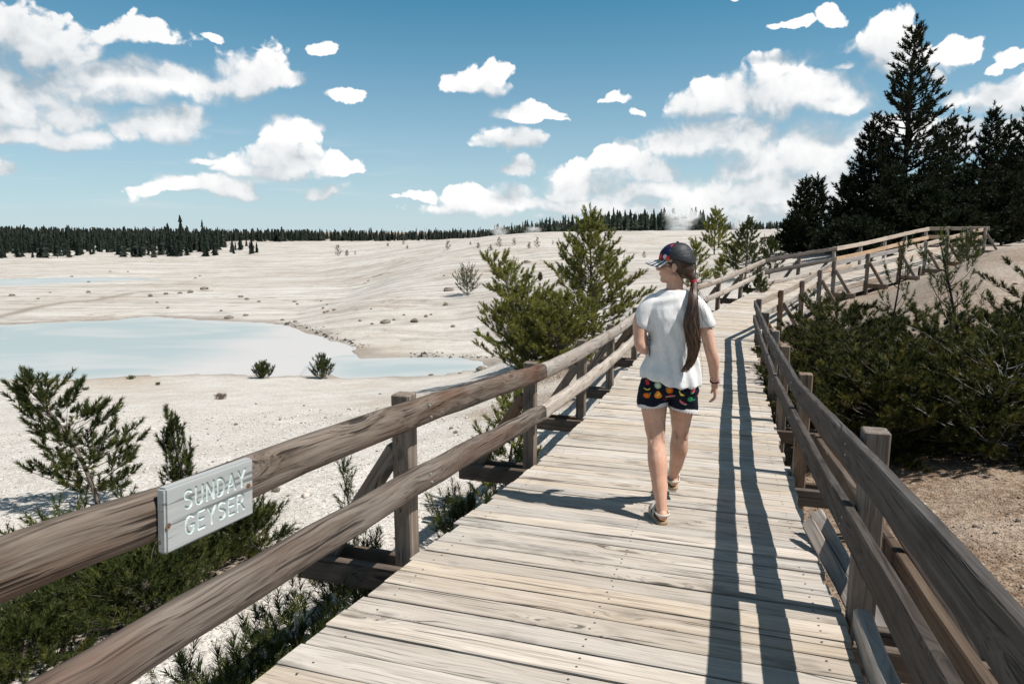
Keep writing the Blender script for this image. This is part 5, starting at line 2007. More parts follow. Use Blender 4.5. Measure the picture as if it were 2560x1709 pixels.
def pine_parts(seed, h, rad, nbr=40, start=0.08, lean=(0, 0), shape=0.85, curl=0.9, shoot=0.12, step=0.11, nn=36, nl=0.05, nw=0.005, trunk_r=None, topspike=0.12,
               bare=0.30, multi=1, twigs=True, low_el=0.15, irregular=0.3, fill=1.0, sway=0.04):
    """trunk-and-limb paths plus needle shoots, in metres, base at the origin"""
    r = np.random.RandomState(seed)
    wood = []
    P_, D_, Ls = [], [], []
    trunk_r = trunk_r or h * 0.018 + 0.008
    for st in range(multi):
        hh = h * (1 if st == 0 else r.uniform(0.55, 0.9))
        lx, ly = lean[0] + (r.normal(0, 0.25 * rad) if st else 0), lean[1] + (r.normal(0, 0.25 * rad) if st else 0)
        ph = r.uniform(0, 6.28)

        def tp(t):
            return np.array([lx * t ** 1.4 + sway * hh * math.sin(3.3 * t + ph) * t, ly * t ** 1.4 + sway * hh * math.cos(2.7 * t + ph) * t, hh * t])
        ts = np.linspace(0, 1, 12)
        wood.append(([tp(t) for t in ts], [trunk_r * (1 - 0.88 * t) + 0.002 for t in ts]))
        nb = int(nbr if st == 0 else nbr * hh / h)
        # leader
        for t in np.linspace(0.86, 1.0, 3):
            P_.append(tp(t)); D_.append(np.array([r.normal(0, .06), r.normal(0, .06), 1.0])); Ls.append(shoot * 1.25)
        whorl = max(1, nb // 5)
        for i in range(nb):
            w_ = i // 5
            t = start + (0.97 - start) * (w_ + 0.5 * r.rand()) / max(1, nb / 5.0)
            t = min(t, 0.97)
            az = 2 * PI * (i % 5) / 5 + w_ * 1.1 + r.normal(0, 0.35)
            prof = (1 - t) ** shape * min(1.0, 0.55 + (t - start) * 4) + topspike * (1 - t) + 0.05
            L = rad * prof * r.uniform(1 - irregular, 1 + irregular)
            if r.rand() < 0.08:
                L *= 0.45
            el = low_el + 0.40 * t + r.normal(0, 0.12)
            p = tp(t)
            pts = [p]
            k_ = 5
            for s in range(k_):
                d = np.array([math.cos(az) * math.cos(el), math.sin(az) * math.cos(el), math.sin(el)])
                p = p + d * L / k_
                pts.append(p)
                el += curl * r.uniform(0.6, 1.2) / k_
                az += r.normal(0, 0.13)
            br = max(0.003, trunk_r * 0.36 * (1 - 0.6 * t))
            wood.append((pts, [br * (1 - 0.75 * s / k_) for s in range(k_ + 1)]))
            pa = np.array(pts)
            n_s = max(2, int(L / step * fill))
            for s in range(n_s):
                f = bare + (1 - bare) * (s + r.rand()) / n_s
                q = f * k_
                i0 = min(int(q), k_ - 1)
                pp = pa[i0] + (pa[i0 + 1] - pa[i0]) * (q - i0)
                dd = pa[i0 + 1] - pa[i0]
                dd = dd / (np.linalg.norm(dd) + 1e-9)
                side = np.cross(dd, [0, 0, 1.0])
                side /= np.linalg.norm(side) + 1e-9
                sg = r.choice([-1, 1])
                sub = dd * r.uniform(0.4, 1.0) + side * sg * r.uniform(0.2, 0.9) + np.array([0, 0, r.uniform(0.05, 0.55)])
                sub /= np.linalg.norm(sub)
                tl = L * r.uniform(0.08, 0.26) * (1.15 - f)
                e = pp + sub * tl
                if twigs and tl > 0.05:
                    wood.append(([pp, (pp + e) / 2 + r.normal(0, 0.01, 3), e], [br * 0.4, br * 0.33, br * 0.22]))
                ng = 1 + int(tl > shoot * 1.3) + int(tl > shoot * 2.6)
                for g_ in range(ng):
                    d2 = sub * 0.7 + np.array([r.normal(0, .25), r.normal(0, .25), r.uniform(0.05, 0.5)])
                    P_.append(pp + sub * tl * (1 - g_ * 0.33)); D_.append(d2 / np.linalg.norm(d2)); Ls.append(shoot * r.uniform(0.7, 1.25))
            P_.append(pa[-1]); dd = pa[-1] - pa[-2] + np.array([0, 0, 0.25 * L / k_]); D_.append(dd / np.linalg.norm(dd)); Ls.append(shoot * 1.2)
    D_ = np.array(D_)
    D_ /= np.linalg.norm(D_, axis=1, keepdims=True)
    nv, nf = needles(r, P_, D_, Ls, nn, nl, nw)
    return wood, nv, nf


def tree_thing(name, loc, wood, nv, nf, bark, leaf, label, cat, group=None, trunk_name='trunk', crown_name='crown', nseg=6):
    root = empty(name, loc, label, cat, group)
    V, F = tubes(wood, nseg)
    mt = Matrix.Translation(Vector(loc))
    mobj(trunk_name, V, F, bark, root, mt, True)
    mobj(crown_name, nv, nf, leaf, root, mt)
    return root


def ray_ground(x, y, y0=4.0, y1=420.0):
    """where the sight line through (x, y) of the frame meets the ground"""
    Ys = np.geomspace(y0, y1, 1400)
    a = (x - 1280.) / 1720.
    b = -(y - 854.5) / 1720.
    T = R(PITCH)
    d = np.array([a, math.cos(T) + b * math.sin(T), -math.sin(T) + b * math.cos(T)])
    X, Z = d[0] / d[1] * Ys, CAM_Z + d[2] / d[1] * Ys
    g = ground_z(X, Ys)
    i = np.where(Z < g)[0]
    i = i[0] if len(i) else len(Ys) - 1
    return Vector((X[i], Ys[i], g[i]))


# --- the pair of young pines beside the boardwalk, left of the woman
def planted(px_base_x, Y, tip_px, tip_py):
    """base on the ground at distance Y; tip where the frame shows it"""
    b = pxp(px_base_x, 600, Y)
    g = gz(b[0], Y)
    tip = pxp(tip_px, tip_py, Y)
    return Vector((b[0], Y, g - 0.03)), tip[2] - g, (tip[0] - b[0], 0.0)


loc, h, ln_ = planted(1488, 19.5, 1474, 530)
wd_, nv, nf = pine_parts(3, h, 1.58, 120, 0.05, ln_, 1.05, 0.55, 0.20, 0.125, 52, 0.105, 0.019, 0.060, 0.18, 0.22, 1, True, 0.1, 0.3, 1.15, 0.012)
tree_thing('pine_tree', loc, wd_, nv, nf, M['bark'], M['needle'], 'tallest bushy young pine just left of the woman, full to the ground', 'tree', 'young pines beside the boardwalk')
loc, h, ln_ = planted(1375, 18.2, 1212, 642)
wd_, nv, nf = pine_parts(8, h, 1.15, 78, 0.06, (ln_[0], 0), 0.62, 0.6, 0.18, 0.115, 52, 0.095, 0.017, 0.048, 0.14, 0.25, 1, True, 0.05, 0.35, 1.0, 0.04)
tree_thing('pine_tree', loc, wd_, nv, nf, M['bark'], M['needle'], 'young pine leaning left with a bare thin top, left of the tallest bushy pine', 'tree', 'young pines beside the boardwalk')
loc, h, ln_ = planted(1325, 17.4, 1292, 735)
wd_, nv, nf = pine_parts(18, h, 1.1, 66, 0.05, (ln_[0], 0), 0.5, 0.6, 0.16, 0.115, 52, 0.092, 0.016, 0.040, 0.14, 0.25, 2, True, 0.05, 0.35, 1.0, 0.05)
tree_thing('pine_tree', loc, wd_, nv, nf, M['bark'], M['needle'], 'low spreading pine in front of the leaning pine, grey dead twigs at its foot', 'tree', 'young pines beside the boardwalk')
loc, h, ln_ = planted(1415, 17.0, 1405, 745)
wd_, nv, nf = pine_parts(28, h, 1.0, 60, 0.05, (ln_[0], 0), 0.5, 0.6, 0.16, 0.115, 52, 0.092, 0.016, 0.035, 0.14, 0.25, 2, True, 0.05, 0.35, 1.0, 0.05)
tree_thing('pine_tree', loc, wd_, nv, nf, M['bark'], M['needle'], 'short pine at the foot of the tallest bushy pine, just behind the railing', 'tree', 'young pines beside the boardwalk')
# dead twigs on the ground around them
wd2 = []
rr_ = np.random.RandomState(77)
for i in range(26):
    x0, y0_ = rr_.uniform(-0.6, 2.4), rr_.uniform(15.0, 18)
    z0 = gz(x0, y0_)
    pts = [np.array([x0, y0_, z0 + 0.02])]
    a = rr_.uniform(0, 6.28)
    for s in range(4):
        a += rr_.normal(0, 0.5)
        pts.append(pts[-1] + np.array([math.cos(a) * .2, math.sin(a) * .2, rr_.uniform(-.03, .14)]))
    wd2.append((pts, [0.012, 0.010, 0.008, 0.006, 0.003]))
V, F = tubes(wd2, 5)
tag(mobj('dead_twigs', V, F, M['bark_pale']), 'grey dead twigs strewn below the young pines', 'twigs', kind='stuff')

# --- saplings and trees between the woman and the dark wood (px base x, Y, tip x, tip y, radius, label)
for i, (bx, Y, tx, ty, rad, nb, lab, mat_) in enumerate((
        (1742, 25.5, 1741, 606, 0.62, 42, 'slim young pine close behind the cap of the woman, beyond the railing', 'needle'),
        (1787, 72.0, 1788, 531, 1.45, 46, 'lone thin pine with open crown and clear trunk, in front of the steam', 'needle'),
        (1868, 37.0, 1869, 553, 1.15, 52, 'dense upright young pine standing just behind the bend of the boardwalk railing', 'needle_deep'),
        (1928, 31.0, 1928, 603, 0.55, 34, 'small young pine between the upright pine and the dark trees', 'needle_deep'),
        (1803, 33.0, 1803, 650, 0.30, 22, 'tiny cone-shaped pine seedling on the white slope over the railing', 'needle'),
        (1836, 45.0, 1836, 618, 0.8, 22, 'low scrubby pine at the left foot of the upright pine', 'needle'),
        (1905, 20.5, 1893, 690, 0.45, 26, 'low pine showing below the bottom rail near the boardwalk bend', 'needle_deep'))):
    loc, h, ln_ = planted(bx, Y, tx, ty)
    sc = Y / 18.0
    wd_, nv, nf = pine_parts(60 + i, h, rad, nb, 0.10, (ln_[0], 0), 0.75, 0.5, 0.16 * max(1, sc * .8), 0.12 * max(1, sc * .8), 42, 0.10 * max(1, sc * 0.75), 0.018 * max(1, sc * 0.9), None, 0.12, 0.28, 1, True, 0.15, 0.3, 1.0, 0.015)
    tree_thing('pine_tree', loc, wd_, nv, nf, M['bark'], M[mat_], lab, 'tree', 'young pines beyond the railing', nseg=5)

# --- grey scrub on the white slope behind the leaning pine
for i, (px_, py_, hpx, lab, mat_, rad) in enumerate(((1168, 738, 62, 'dark sparse shrub half dry, at the left of the leaning pine', 'needle_deep', 1.0), (1276, 712, 55, 'round grey-green shrub on the white slope between the two tall young pines', 'needle', 0.95), (1350, 702, 16, 'small brown dry tuft on the slope beside the tallest bushy pine', 'dry_leaf', 0.35))):
    p = ray_ground(px_, py_)
    h = hpx / 1720 * p.y
    wd_, nv, nf = pine_parts(90 + i, h, rad * h * 0.62, 34, 0.03, (0, 0), 0.35, 0.8, 0.16, 0.16, 22, 0.10, 0.014, 0.03, 0.1, 0.3, 3, True, 0.35, 0.35, 1.0, 0.05)
    tree_thing('shrub', p - Vector((0, 0, .03)), wd_, nv, nf, M['bark'], M[mat_], lab, 'shrub', None, 'stem', 'foliage', 5)

# --- little pines dotted over the white hill
little = []
for i, (px_, py_, hpx) in enumerate(((845, 640, 26), (867, 640, 14), (1120, 626, 22), (1195, 621, 14), (1248, 619, 24), (1227, 627, 15), (1285, 614, 18), (1323, 621, 15), (1342, 619, 24), (1263, 634, 13), (1382, 612, 10), (1176, 612, 8), (1008, 612, 12), (970, 616, 9),
                                     (1560, 646, 9), (1582, 646, 9), (1610, 645, 16), (1018, 622, 9), (888, 637, 9))):
    p = ray_ground(px_, py_)
    h = hpx / 1720 * p.y
    wd_, nv, nf = pine_parts(120 + i, h, h * 0.36, 24, 0.05, (0, 0), 0.6, 0.6, h * 0.10, h * 0.09, 16, h * 0.075, h * 0.016, h * .03, 0.1, 0.25, 1 + i % 2, False, 0.2, 0.3, 1.0, 0.03)
    tree_thing('small_pine', p - Vector((0, 0, .03)), wd_, nv, nf, M['bark'], M['needle_deep'], 'little dark pine or bush dotted on the white hill beyond the pond', 'tree', 'little pines on the white hill', nseg=4)

# --- saplings by the pond edge
for i, (px_, py_, hpx, rr0, lab) in enumerate(((660, 945, 36, 0.75, 'small low pine sapling on the pond bank, smaller of the two by the water'), (805, 946, 58, 0.55, 'cone-shaped pine sapling on the pond bank, larger of the two by the water'))):
    p = ray_ground(px_, py_)
    h = hpx / 1720 * p.y
    wd_, nv, nf = pine_parts(150 + i, h, h * rr0, 40, 0.03, (0, 0), 0.7, 0.9, 0.12, 0.09, 26, 0.085, 0.013, 0.02, 0.12, 0.2, 2, False, 0.2, 0.25, 1.1, 0.02)
    tree_thing('pine_sapling', p - Vector((0, 0, .03)), wd_, nv, nf, M['bark'], M['needle_deep'], lab, 'tree', 'pine saplings on the pond bank', nseg=4)
for i, (px_, py_, w_) in enumerate(((200, 957, 20), (327, 948, 16), (551, 997, 24), (214, 975, 14), (395, 962, 12))):
    p = ray_ground(px_, py_)
    s = w_ / 1720 * p.y
    r0 = np.random.RandomState(160 + i)
    n0 = 26
    P_ = np.stack([r0.normal(0, s * .25, n0), r0.normal(0, s * .25, n0), np.zeros(n0)], 1)
    D_ = np.stack([r0.normal(0, .5, n0), r0.normal(0, .5, n0), np.ones(n0)], 1)
    D_ /= np.linalg.norm(D_, axis=1, keepdims=True)
    nv, nf = needles(r0, P_, D_, np.full(n0, s * .5), 14, s * 0.35, s * 0.05)
    o = mobj('ground_tuft', nv, nf, M['dry_leaf' if i == 2 else 'needle_deep'], None, Matrix.Translation(p))
    tag(o, 'brown dry tuft alone on the pale ground between railing and pond' if i == 2 else 'tiny dark green tuft near the pond bank', 'plant', 'tufts on the pale bank')

# --- near bushes, left of the boardwalk
def near_bush(name, x, y, h, rad, seed, label, leaf='needle_deep', lean=(0, 0), nbr=34, nn=46, nl=0.052, nw=0.0042, shape=0.5, multi=2, low=0.15, shoot=0.11, step=0.075, bare=0.25, group='pine bushes left of the boardwalk', cat='shrub', bark='bark', fill=1.0, curl=0.9, sway=0.05):
    g = gz(x, y)
    wd_, nv, nf = pine_parts(seed, h, rad, nbr, 0.05, lean, shape, curl, shoot, step, nn, nl, nw, None, 0.12, bare, multi, True, low, 0.35, fill, sway)
    return tree_thing(name, Vector((x, y, g - 0.02)), wd_, nv, nf, M[bark], M[leaf], label, cat, group, 'trunk' if cat == 'tree' else 'stem', 'crown' if cat == 'tree' else 'foliage', 6)


b = pxp(178, 1255, 6.6)
loc, h, ln_ = planted(182, 6.6, 62, 950)
wd_, nv, nf = pine_parts(200, h, 0.43, 64, 0.10, (ln_[0], 0), 0.45, 0.5, 0.12, 0.075, 64, 0.062, 0.0095, 0.024, 0.22, 0.34, 1, True, 0.1, 0.3, 1.0, 0.05)
tree_thing('pine_sapling', loc, wd_, nv, nf, M['bark'], M['needle_deep'], 'pine sapling with a bent grey trunk at the left behind the sign railing', 'tree', 'saplings left of the boardwalk')
loc, h, ln_ = planted(420, 5.7, 430, 1045)
wd_, nv, nf = pine_parts(201, h, 0.20, 26, 0.05, (ln_[0], 0), 0.35, 1.1, 0.11, 0.065, 60, 0.052, 0.007, 0.016, 0.2, 0.15, 2, True, 0.5, 0.3, 1.0, 0.03)
tree_thing('pine_sapling', loc, wd_, nv, nf, M['bark'], M['needle_deep'], 'narrow pine sapling rising above the carved sign', 'tree', 'saplings left of the boardwalk')
loc, h, ln_ = planted(862, 4.55, 868, 1165)
wd_, nv, nf = pine_parts(202, h, 0.15, 18, 0.05, (ln_[0], 0), 0.35, 1.4, 0.10, 0.07, 46, 0.042, 0.0045, 0.010, 0.2, 0.15, 1, True, 0.6, 0.3, 1.0, 0.03)
tree_thing('pine_sapling', loc, wd_, nv, nf, M['bark'], M['needle_deep'], 'little upright pine sapling seen between the two rails right of the sign', 'tree', 'saplings left of the boardwalk')
loc, h, ln_ = planted(1262, 6.3, 1290, 985)
wd_, nv, nf = pine_parts(203, h, 0.34, 34, 0.05, (ln_[0], 0), 0.5, 0.7, 0.12, 0.07, 56, 0.06, 0.009, 0.018, 0.2, 0.2, 1, True, 0.25, 0.3, 1.0, 0.03)
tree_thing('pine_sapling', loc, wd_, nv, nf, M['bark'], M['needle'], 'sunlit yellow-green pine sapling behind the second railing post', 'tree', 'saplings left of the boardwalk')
for i, (x, y, h, rad, lab) in enumerate((
        (-2.55, 4.75, 0.30, 0.50, 'dense dark bush directly below the carved sign'),
        (-2.95, 4.35, 0.28, 0.50, 'dense dark bush under the top rail, near the left edge of the picture'),
        (-2.30, 4.0, 0.28, 0.40, 'dark bush between the two rails, nearest the bottom rail'),
        (-3.35, 4.9, 0.28, 0.45, 'bush at the foot of the bent sapling, half hidden by the top rail'),
        (-2.15, 5.1, 0.30, 0.32, 'small bush right of the sign, between the rails'),
        (-2.75, 3.55, 0.20, 0.28, 'little grassy bush in the lower left corner above the bottom rail'))):
    near_bush('pine_bush', x, y, h, rad, 220 + i, lab, nbr=30, nn=62, shape=0.32, multi=4, low=0.02, nl=0.046, nw=0.006, step=0.10, curl=0.6, bare=0.35)
for i, (x, y, h, rad, lab) in enumerate((
        (-1.18, 2.55, 0.36, 0.40, 'long-needled bush in shade beside the deck edge, nearest the camera'),
        (-1.02, 3.05, 0.34, 0.36, 'long-needled bush beneath the first outrigger beam'),
        (-0.98, 4.0, 0.30, 0.28, 'low green shrub behind the first railing post'),
        (-0.38, 5.25, 0.34, 0.30, 'dark low shrub in the shade of the deck by the second post'),
        (0.30, 6.5, 0.20, 0.22, 'small grassy shrub beside the third railing post'))):
    near_bush('pine_bush', x, y, h, rad, 240 + i, lab, nbr=26, nn=54, shape=0.35, multi=2, low=0.25, nl=0.065, nw=0.0042, shoot=0.12, step=0.08)
# dead grey branches on the ground, bottom left
for i, (pp, rad_, lab) in enumerate(((((-1.62, 2.75), (-1.42, 2.82), (-1.22, 2.86), (-1.05, 2.95)), 0.017, 'weathered dead branch lying in the bushes below the bottom rail'), (((-1.12, 2.32), (-1.03, 2.46), (-0.92, 2.52), (-0.82, 2.66)), 0.009, 'thin dry twig bent over by the deck edge at the bottom'))):
    pts = [np.array([a, b, gz(a, b) + 0.05 + 0.05 * math.sin(j * 1.3)]) for j, (a, b) in enumerate(pp)]
    V, F = tubes([(pts, [rad_, rad_ * .9, rad_ * .8, rad_ * .5]), ([pts[1], pts[1] + np.array([0.05, 0.10, 0.09])], [rad_ * .5, rad_ * .25]), ([pts[2], pts[2] + np.array([0.10, -0.05, 0.10])], [rad_ * .5, rad_ * .25])], 8)
    tag(mobj('dead_branch', V, F, M['bark_pale'], None, None, True), lab, 'branch', 'dead branches beside the deck')

# --- bushes right of the boardwalk
RB = ((4.15, 7.55, 0.96, 0.85, 'dense dark bush nearest the right railing'),
      (5.05, 6.95, 1.02, 0.85, 'dense dark bush in front, throwing its shadow on the brown soil'),
      (4.55, 8.75, 1.26, 0.90, 'bushy pine scrub in the middle of the right thicket'),
      (5.75, 7.95, 1.26, 0.90, 'bushy pine scrub right of the thicket middle, under the forked sapling'),
      (4.95, 10.3, 1.38, 0.95, 'tall scrub at the back of the right thicket, against the far braces'),
      (6.0, 9.6, 1.26, 0.90, 'scrub behind the forked sapling'),
      (6.75, 8.7, 1.74, 0.85, 'tall scrub at the right edge of the picture'),
      (4.15, 9.5, 0.74, 0.60, 'low scrub beside the kink of the right railing'),
      (6.2, 6.9, 1.02, 0.75, 'bush in the right corner of the thicket, above the brown soil'),
      (5.55, 11.6, 1.38, 0.85, 'light green scrub farthest back in the right thicket'))
for i, (x, y, h, rad, lab) in enumerate(RB):
    near_bush('pine_bush', x, y, h, rad, 260 + i, lab, nbr=54, nn=60, shape=0.28, multi=4, low=-0.02, nl=0.070, nw=0.0105, shoot=0.10, step=0.12, bare=0.32, curl=0.45, leaf='needle_mid', group='thicket right of the boardwalk', bark='bark_pale' if i % 2 else 'bark')
loc, h, ln_ = planted(2452, 8.4, 2362, 598)
wd_, nv, nf = pine_parts(290, h, 0.52, 36, 0.22, (ln_[0], 0), 0.45, 0.9, 0.15, 0.12, 44, 0.07, 0.0075, 0.036, 0.2, 0.35, 1, True, 0.2, 0.4, 0.9, 0.03)
tree_thing('pine_sapling', loc, wd_, nv, nf, M['bark_dark'], M['needle_deep'], 'leaning pine sapling with dark curved trunk rising from the right thicket', 'tree', 'saplings in the right thicket')
loc, h, ln_ = planted(2215, 9.6, 2262, 612)
wd_, nv, nf = pine_parts(291, h, 0.40, 22, 0.25, (ln_[0], 0), 0.45, 0.9, 0.12, 0.17, 40, 0.06, 0.0075, 0.026, 0.2, 0.5, 1, True, 0.3, 0.4, 0.8, 0.05)
tree_thing('pine_sapling', loc, wd_, nv, nf, M['bark_dark'], M['needle_deep'], 'half dead sapling with dark bare top left of the leaning one', 'tree', 'saplings in the right thicket')
p = pxp(2420, 640, 24.0)
near_bush('pine_bush', p[0], 24.0, 1.05, 0.45, 295, 'small dark bush at the far railing end, before the last posts', nbr=36, nn=30, shape=0.4, multi=2, nl=0.08, nw=0.012, shoot=0.16, step=0.12, group='thicket right of the boardwalk')

# --- the dark wood on the right
DT = ((2294, 52, 42.0, 3.30, 0.62, 'tallest dark spruce with a pointed top, over the far boardwalk end'),
      (2186, 303, 43.0, 2.32, 0.60, 'dark spruce with a thin spire left of the tallest one'),
      (2014, 450, 49.0, 1.52, 0.55, 'dark pine at the left end of the wood, blunt top'),
      (2044, 446, 50.0, 1.60, 0.60, 'dark pine with a thin leader at the left end of the wood'),
      (2126, 440, 42.0, 1.36, 0.55, 'dark pine lower than the thin-spired spruce, on its left'),
      (2352, 330, 46.0, 2.08, 0.55, 'dark spruce right behind the tallest one, shoulder high'),
      (2386, 286, 52.0, 1.60, 0.60, 'dark narrow spruce second right of the tallest one'),
      (2424, 282, 54.0, 1.04, 0.60, 'thin see-through pine between two dark spruces'),
      (2482, 268, 48.0, 2.40, 0.50, 'broad dark spruce at the right of the wood'),
      (2526, 303, 50.0, 1.60, 0.60, 'narrow dark spruce right of the broad one, near the right edge'),
      (2578, 255, 44.0, 2.08, 0.60, 'dark spruce cut by the right edge of the picture'),
      (2238, 420, 38.5, 2.16, 0.50, 'dark spruce before the tallest one, left side'),
      (2330, 470, 37.0, 2.70, 0.50, 'dark spruce before the tallest one, right side'),
      (2425, 430, 39.0, 2.08, 0.50, 'dark spruce in front of the thin see-through pine'),
      (2520, 450, 37.0, 2.08, 0.50, 'dark spruce in front of the broad one'),
      (2108, 560, 39.0, 1.30, 0.55, 'low dark pine at the foot of the wood, left'),
      (2160, 555, 36.5, 1.80, 0.55, 'low dark pine at the foot of the wood behind the top rails'),
      (1985, 545, 46.0, 1.30, 0.60, 'low dark pine farthest left in the wood'),
      (2385, 545, 35.5, 1.90, 0.50, 'low dark spruce behind the end of the railing'))
for i, (tx, ty, Y, rad, shp, lab) in enumerate(DT):
    tip = pxp(tx, ty, Y)
    g = gz(tip[0], Y)
    h = tip[2] - g
    thin = 'see-through' in lab
    wd_, nv, nf = pine_parts(300 + i, h, rad, int(56 + h * 6.5) if not thin else 44, 0.03 if not thin else 0.3, (0, 0), 1.02, 0.5, 0.36, 0.21, 26, 0.24, 0.062, None, 0.10, 0.16, 1, False, 0.0, 0.28, 1.25 if not thin else 0.6, 0.008)
    tree_thing('spruce_tree' if 'spruce' in lab else 'pine_tree', (tip[0], Y, g - 0.1), wd_, nv, nf, M['bark_dark'], M['needle_dark'], lab, 'tree', 'dark wood right of the boardwalk end', nseg=5)

# --- far conifers: low detail, one mesh per kind, every tree in view its own object
def far_conifer(name, seed, leaf, tiers=11, slim=0.20, start=0.08):
    r = np.random.RandomState(seed)
    V, F = [], []
    for i in range(tiers):
        t = start + (1 - start) * i / tiers
        rad = slim * (1 - t) ** 0.85 * r.uniform(0.75, 1.2) + 0.012
        z0 = t - 0.02
        z1 = min(1.0, t + (1 - start) / tiers * 2.0)
        b = len(V)
        n = 9
        ox, oy = r.normal(0, 0.012, 2)
        V.append((ox, oy, z1))
        for j in range(n):
            a = 2 * PI * j / n + r.uniform(0, .5)
            q = rad * (r.uniform(0.85, 1.25) if j % 2 else r.uniform(0.35, 0.65))
            V.append((ox + q * math.cos(a), oy + q * math.sin(a), z0 + r.uniform(-0.02, 0.015)))
        for j in range(n):
            F.append((b, b + 1 + j, b + 1 + (j + 1) % n))
    me = make_mesh('crown', V, F, leaf)
    tv, tf = tubes([([(0, 0, -0.02), (0, 0, 0.5), (0, 0, 0.98)], [0.014, 0.009, 0.003])], 5)
    tm = make_mesh('trunk', tv, tf, M['bark_dark'])
    return me, tm


FAR = [far_conifer('far', 400 + i, M['needle_far'], 9 + i % 4, (0.16, 0.19, 0.21, 0.24, 0.15)[i % 5], (0.06, 0.1, 0.04, 0.02, 0.25)[i % 5]) for i in range(5)]
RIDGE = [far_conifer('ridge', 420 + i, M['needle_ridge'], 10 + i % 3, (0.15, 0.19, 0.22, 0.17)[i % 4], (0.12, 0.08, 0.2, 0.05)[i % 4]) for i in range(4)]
_protos = {}


def far_tree(kinds, ki, x, y, h, rot, label, group, wide=1.0):
    key = (id(kinds), ki)
    mtx = Matrix.Translation((x, y, gz(x, y) - 0.1)) @ Matrix.Rotation(rot, 4, 'Z') @ Matrix.Diagonal((h * wide, h * wide, h, 1))
    if key not in _protos:
        root = bpy.data.objects.new('conifer', None)
        link(root, None, mtx)
        tag(root, label, 'tree', group)
        link(bpy.data.objects.new('trunk', kinds[ki][1]), root, mtx)
        link(bpy.data.objects.new('crown', kinds[ki][0]), root, mtx)
        _protos[key] = root
        return root
    c = copy_thing(_protos[key], mtx, label)
    c['group'] = group
    return c


rf = np.random.RandomState(9)


def pxX(px, Y):
    return (px - 1280.) / 1720. * Y / 1.012


LBL_A = 'dark conifer in the stand near the left edge, over the far pool'
LBL_A2 = 'dark conifer in the right part of the left stand, around the tufted tall one'
cnt = 0
for i in range(105):
    px = rf.uniform(-40, 640)
    near = rf.rand() ** 1.3
    Y = 166 + 75 * near
    if px > 520 and rf.rand() < 0.45:
        continue
    h = rf.uniform(2.6, 5.8) * (1 + 0.15 * near) * (1 - 0.45 * smoothstep(540, 640, px))
    far_tree(FAR, rf.randint(4), pxX(px, Y), Y, h, rf.uniform(0, 6.28), LBL_A if px < 300 else LBL_A2, 'conifers at the far left of the basin' if px < 300 else 'conifers at the right end of the left stand', rf.uniform(0.85, 1.25))
    cnt += 1
p = pxX(451, 180)
far_tree(FAR, 4, p, 180, 10.4, 0.3, 'tall conifer with a tufted head sticking out above the left stand', 'conifers at the left of the basin', 1.1)
far_tree(FAR, 0, pxX(421, 186), 186, 8.4, 0.9, 'second tallest conifer of the left stand, just left of the tufted one', 'conifers at the right end of the left stand')
far_tree(FAR, 4, pxX(508, 230), 230, 9.6, 2.3, 'thin tall conifer right of the tufted one in the left stand', 'conifers at the right end of the left stand', 0.8)
LBL_B = 'grey-green ridge conifer'
for i in range(118):
    px = rf.uniform(1235, 1965)
    Y = rf.uniform(188, 236)
    hpx = np.interp(px, (1235, 1330, 1450, 1520, 1740, 1800, 1965), (24, 36, 48, 64, 62, 40, 36)) * rf.uniform(0.72, 1.08)
    x = pxX(px, Y)
    g = gz(x, Y)
    h = max(3.0, CAM_Z + (586 - 585 + hpx) / 1720. * Y - g)
    if px > 1770:
        h *= 0.8
    zone_ = 0 if px < 1430 else 1 if px < 1650 else 2
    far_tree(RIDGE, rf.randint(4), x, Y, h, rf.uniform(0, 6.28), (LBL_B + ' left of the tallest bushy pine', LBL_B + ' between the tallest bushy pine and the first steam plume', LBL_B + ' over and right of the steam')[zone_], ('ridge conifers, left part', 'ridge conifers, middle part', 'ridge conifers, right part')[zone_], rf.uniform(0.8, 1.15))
LBL_C = 'conifer of the low dark treeline, left of the bare snags'
LBL_C2 = 'conifer of the low dark treeline underneath the bare snags'
for i in range(62):
    px = rf.uniform(640, 1240)
    Y = rf.uniform(285, 315)
    x = pxX(px, Y)
    ty = np.interp(px, (640, 900, 1000, 1240), (570, 574, 577, 572)) + rf.uniform(0, 14)
    far_tree(FAR, rf.randint(5), x, Y, max(3.0, CAM_Z + (585 - ty) / 1720. * Y - gz(x, Y)), rf.uniform(0, 6.28), LBL_C if px < 920 else LBL_C2, 'treeline behind the basin, left half' if px < 920 else 'treeline behind the basin, below the snags', rf.uniform(0.8, 1.1))
# bare dead snags standing over that treeline
snag = tubes([([(0, 0, 0), (0.01, 0, 0.5), (0, 0.01, 1.0)], [0.016, 0.011, 0.003])] + [([(0, 0, z), (0.07 * math.cos(a), 0.07 * math.sin(a), z + 0.02)], [0.005, 0.002]) for z, a in zip(np.linspace(0.35, 0.95, 12), np.arange(12) * 2.1)], 4)
snag_me = make_mesh('dead_snag', snag[0], snag[1], simple_mat('grey_dead_wood', (0.16, 0.145, 0.135), 0.95, 0.1))
for i, px in enumerate((930, 962, 998, 1006, 1013, 1041, 1064, 1070, 1078, 1096, 1105, 1120, 1147, 1168, 1175, 1182)):
    Y = rf.uniform(275, 300)
    x = pxX(px + rf.uniform(-3, 3), Y)
    h = (585 - rf.uniform(563, 578)) / 1720 * Y + CAM_Z - gz(x, Y)
    o = bpy.data.objects.new('dead_snag', snag_me)
    link(o, None, Matrix.Translation((x, Y, gz(x, Y) - .1)) @ Matrix.Rotation(rf.uniform(0, 6), 4, 'Z') @ Matrix.Diagonal((h, h, h, 1)))
    tag(o, 'bare dead snag standing above the low dark treeline', 'dead tree', 'snags above the treeline')


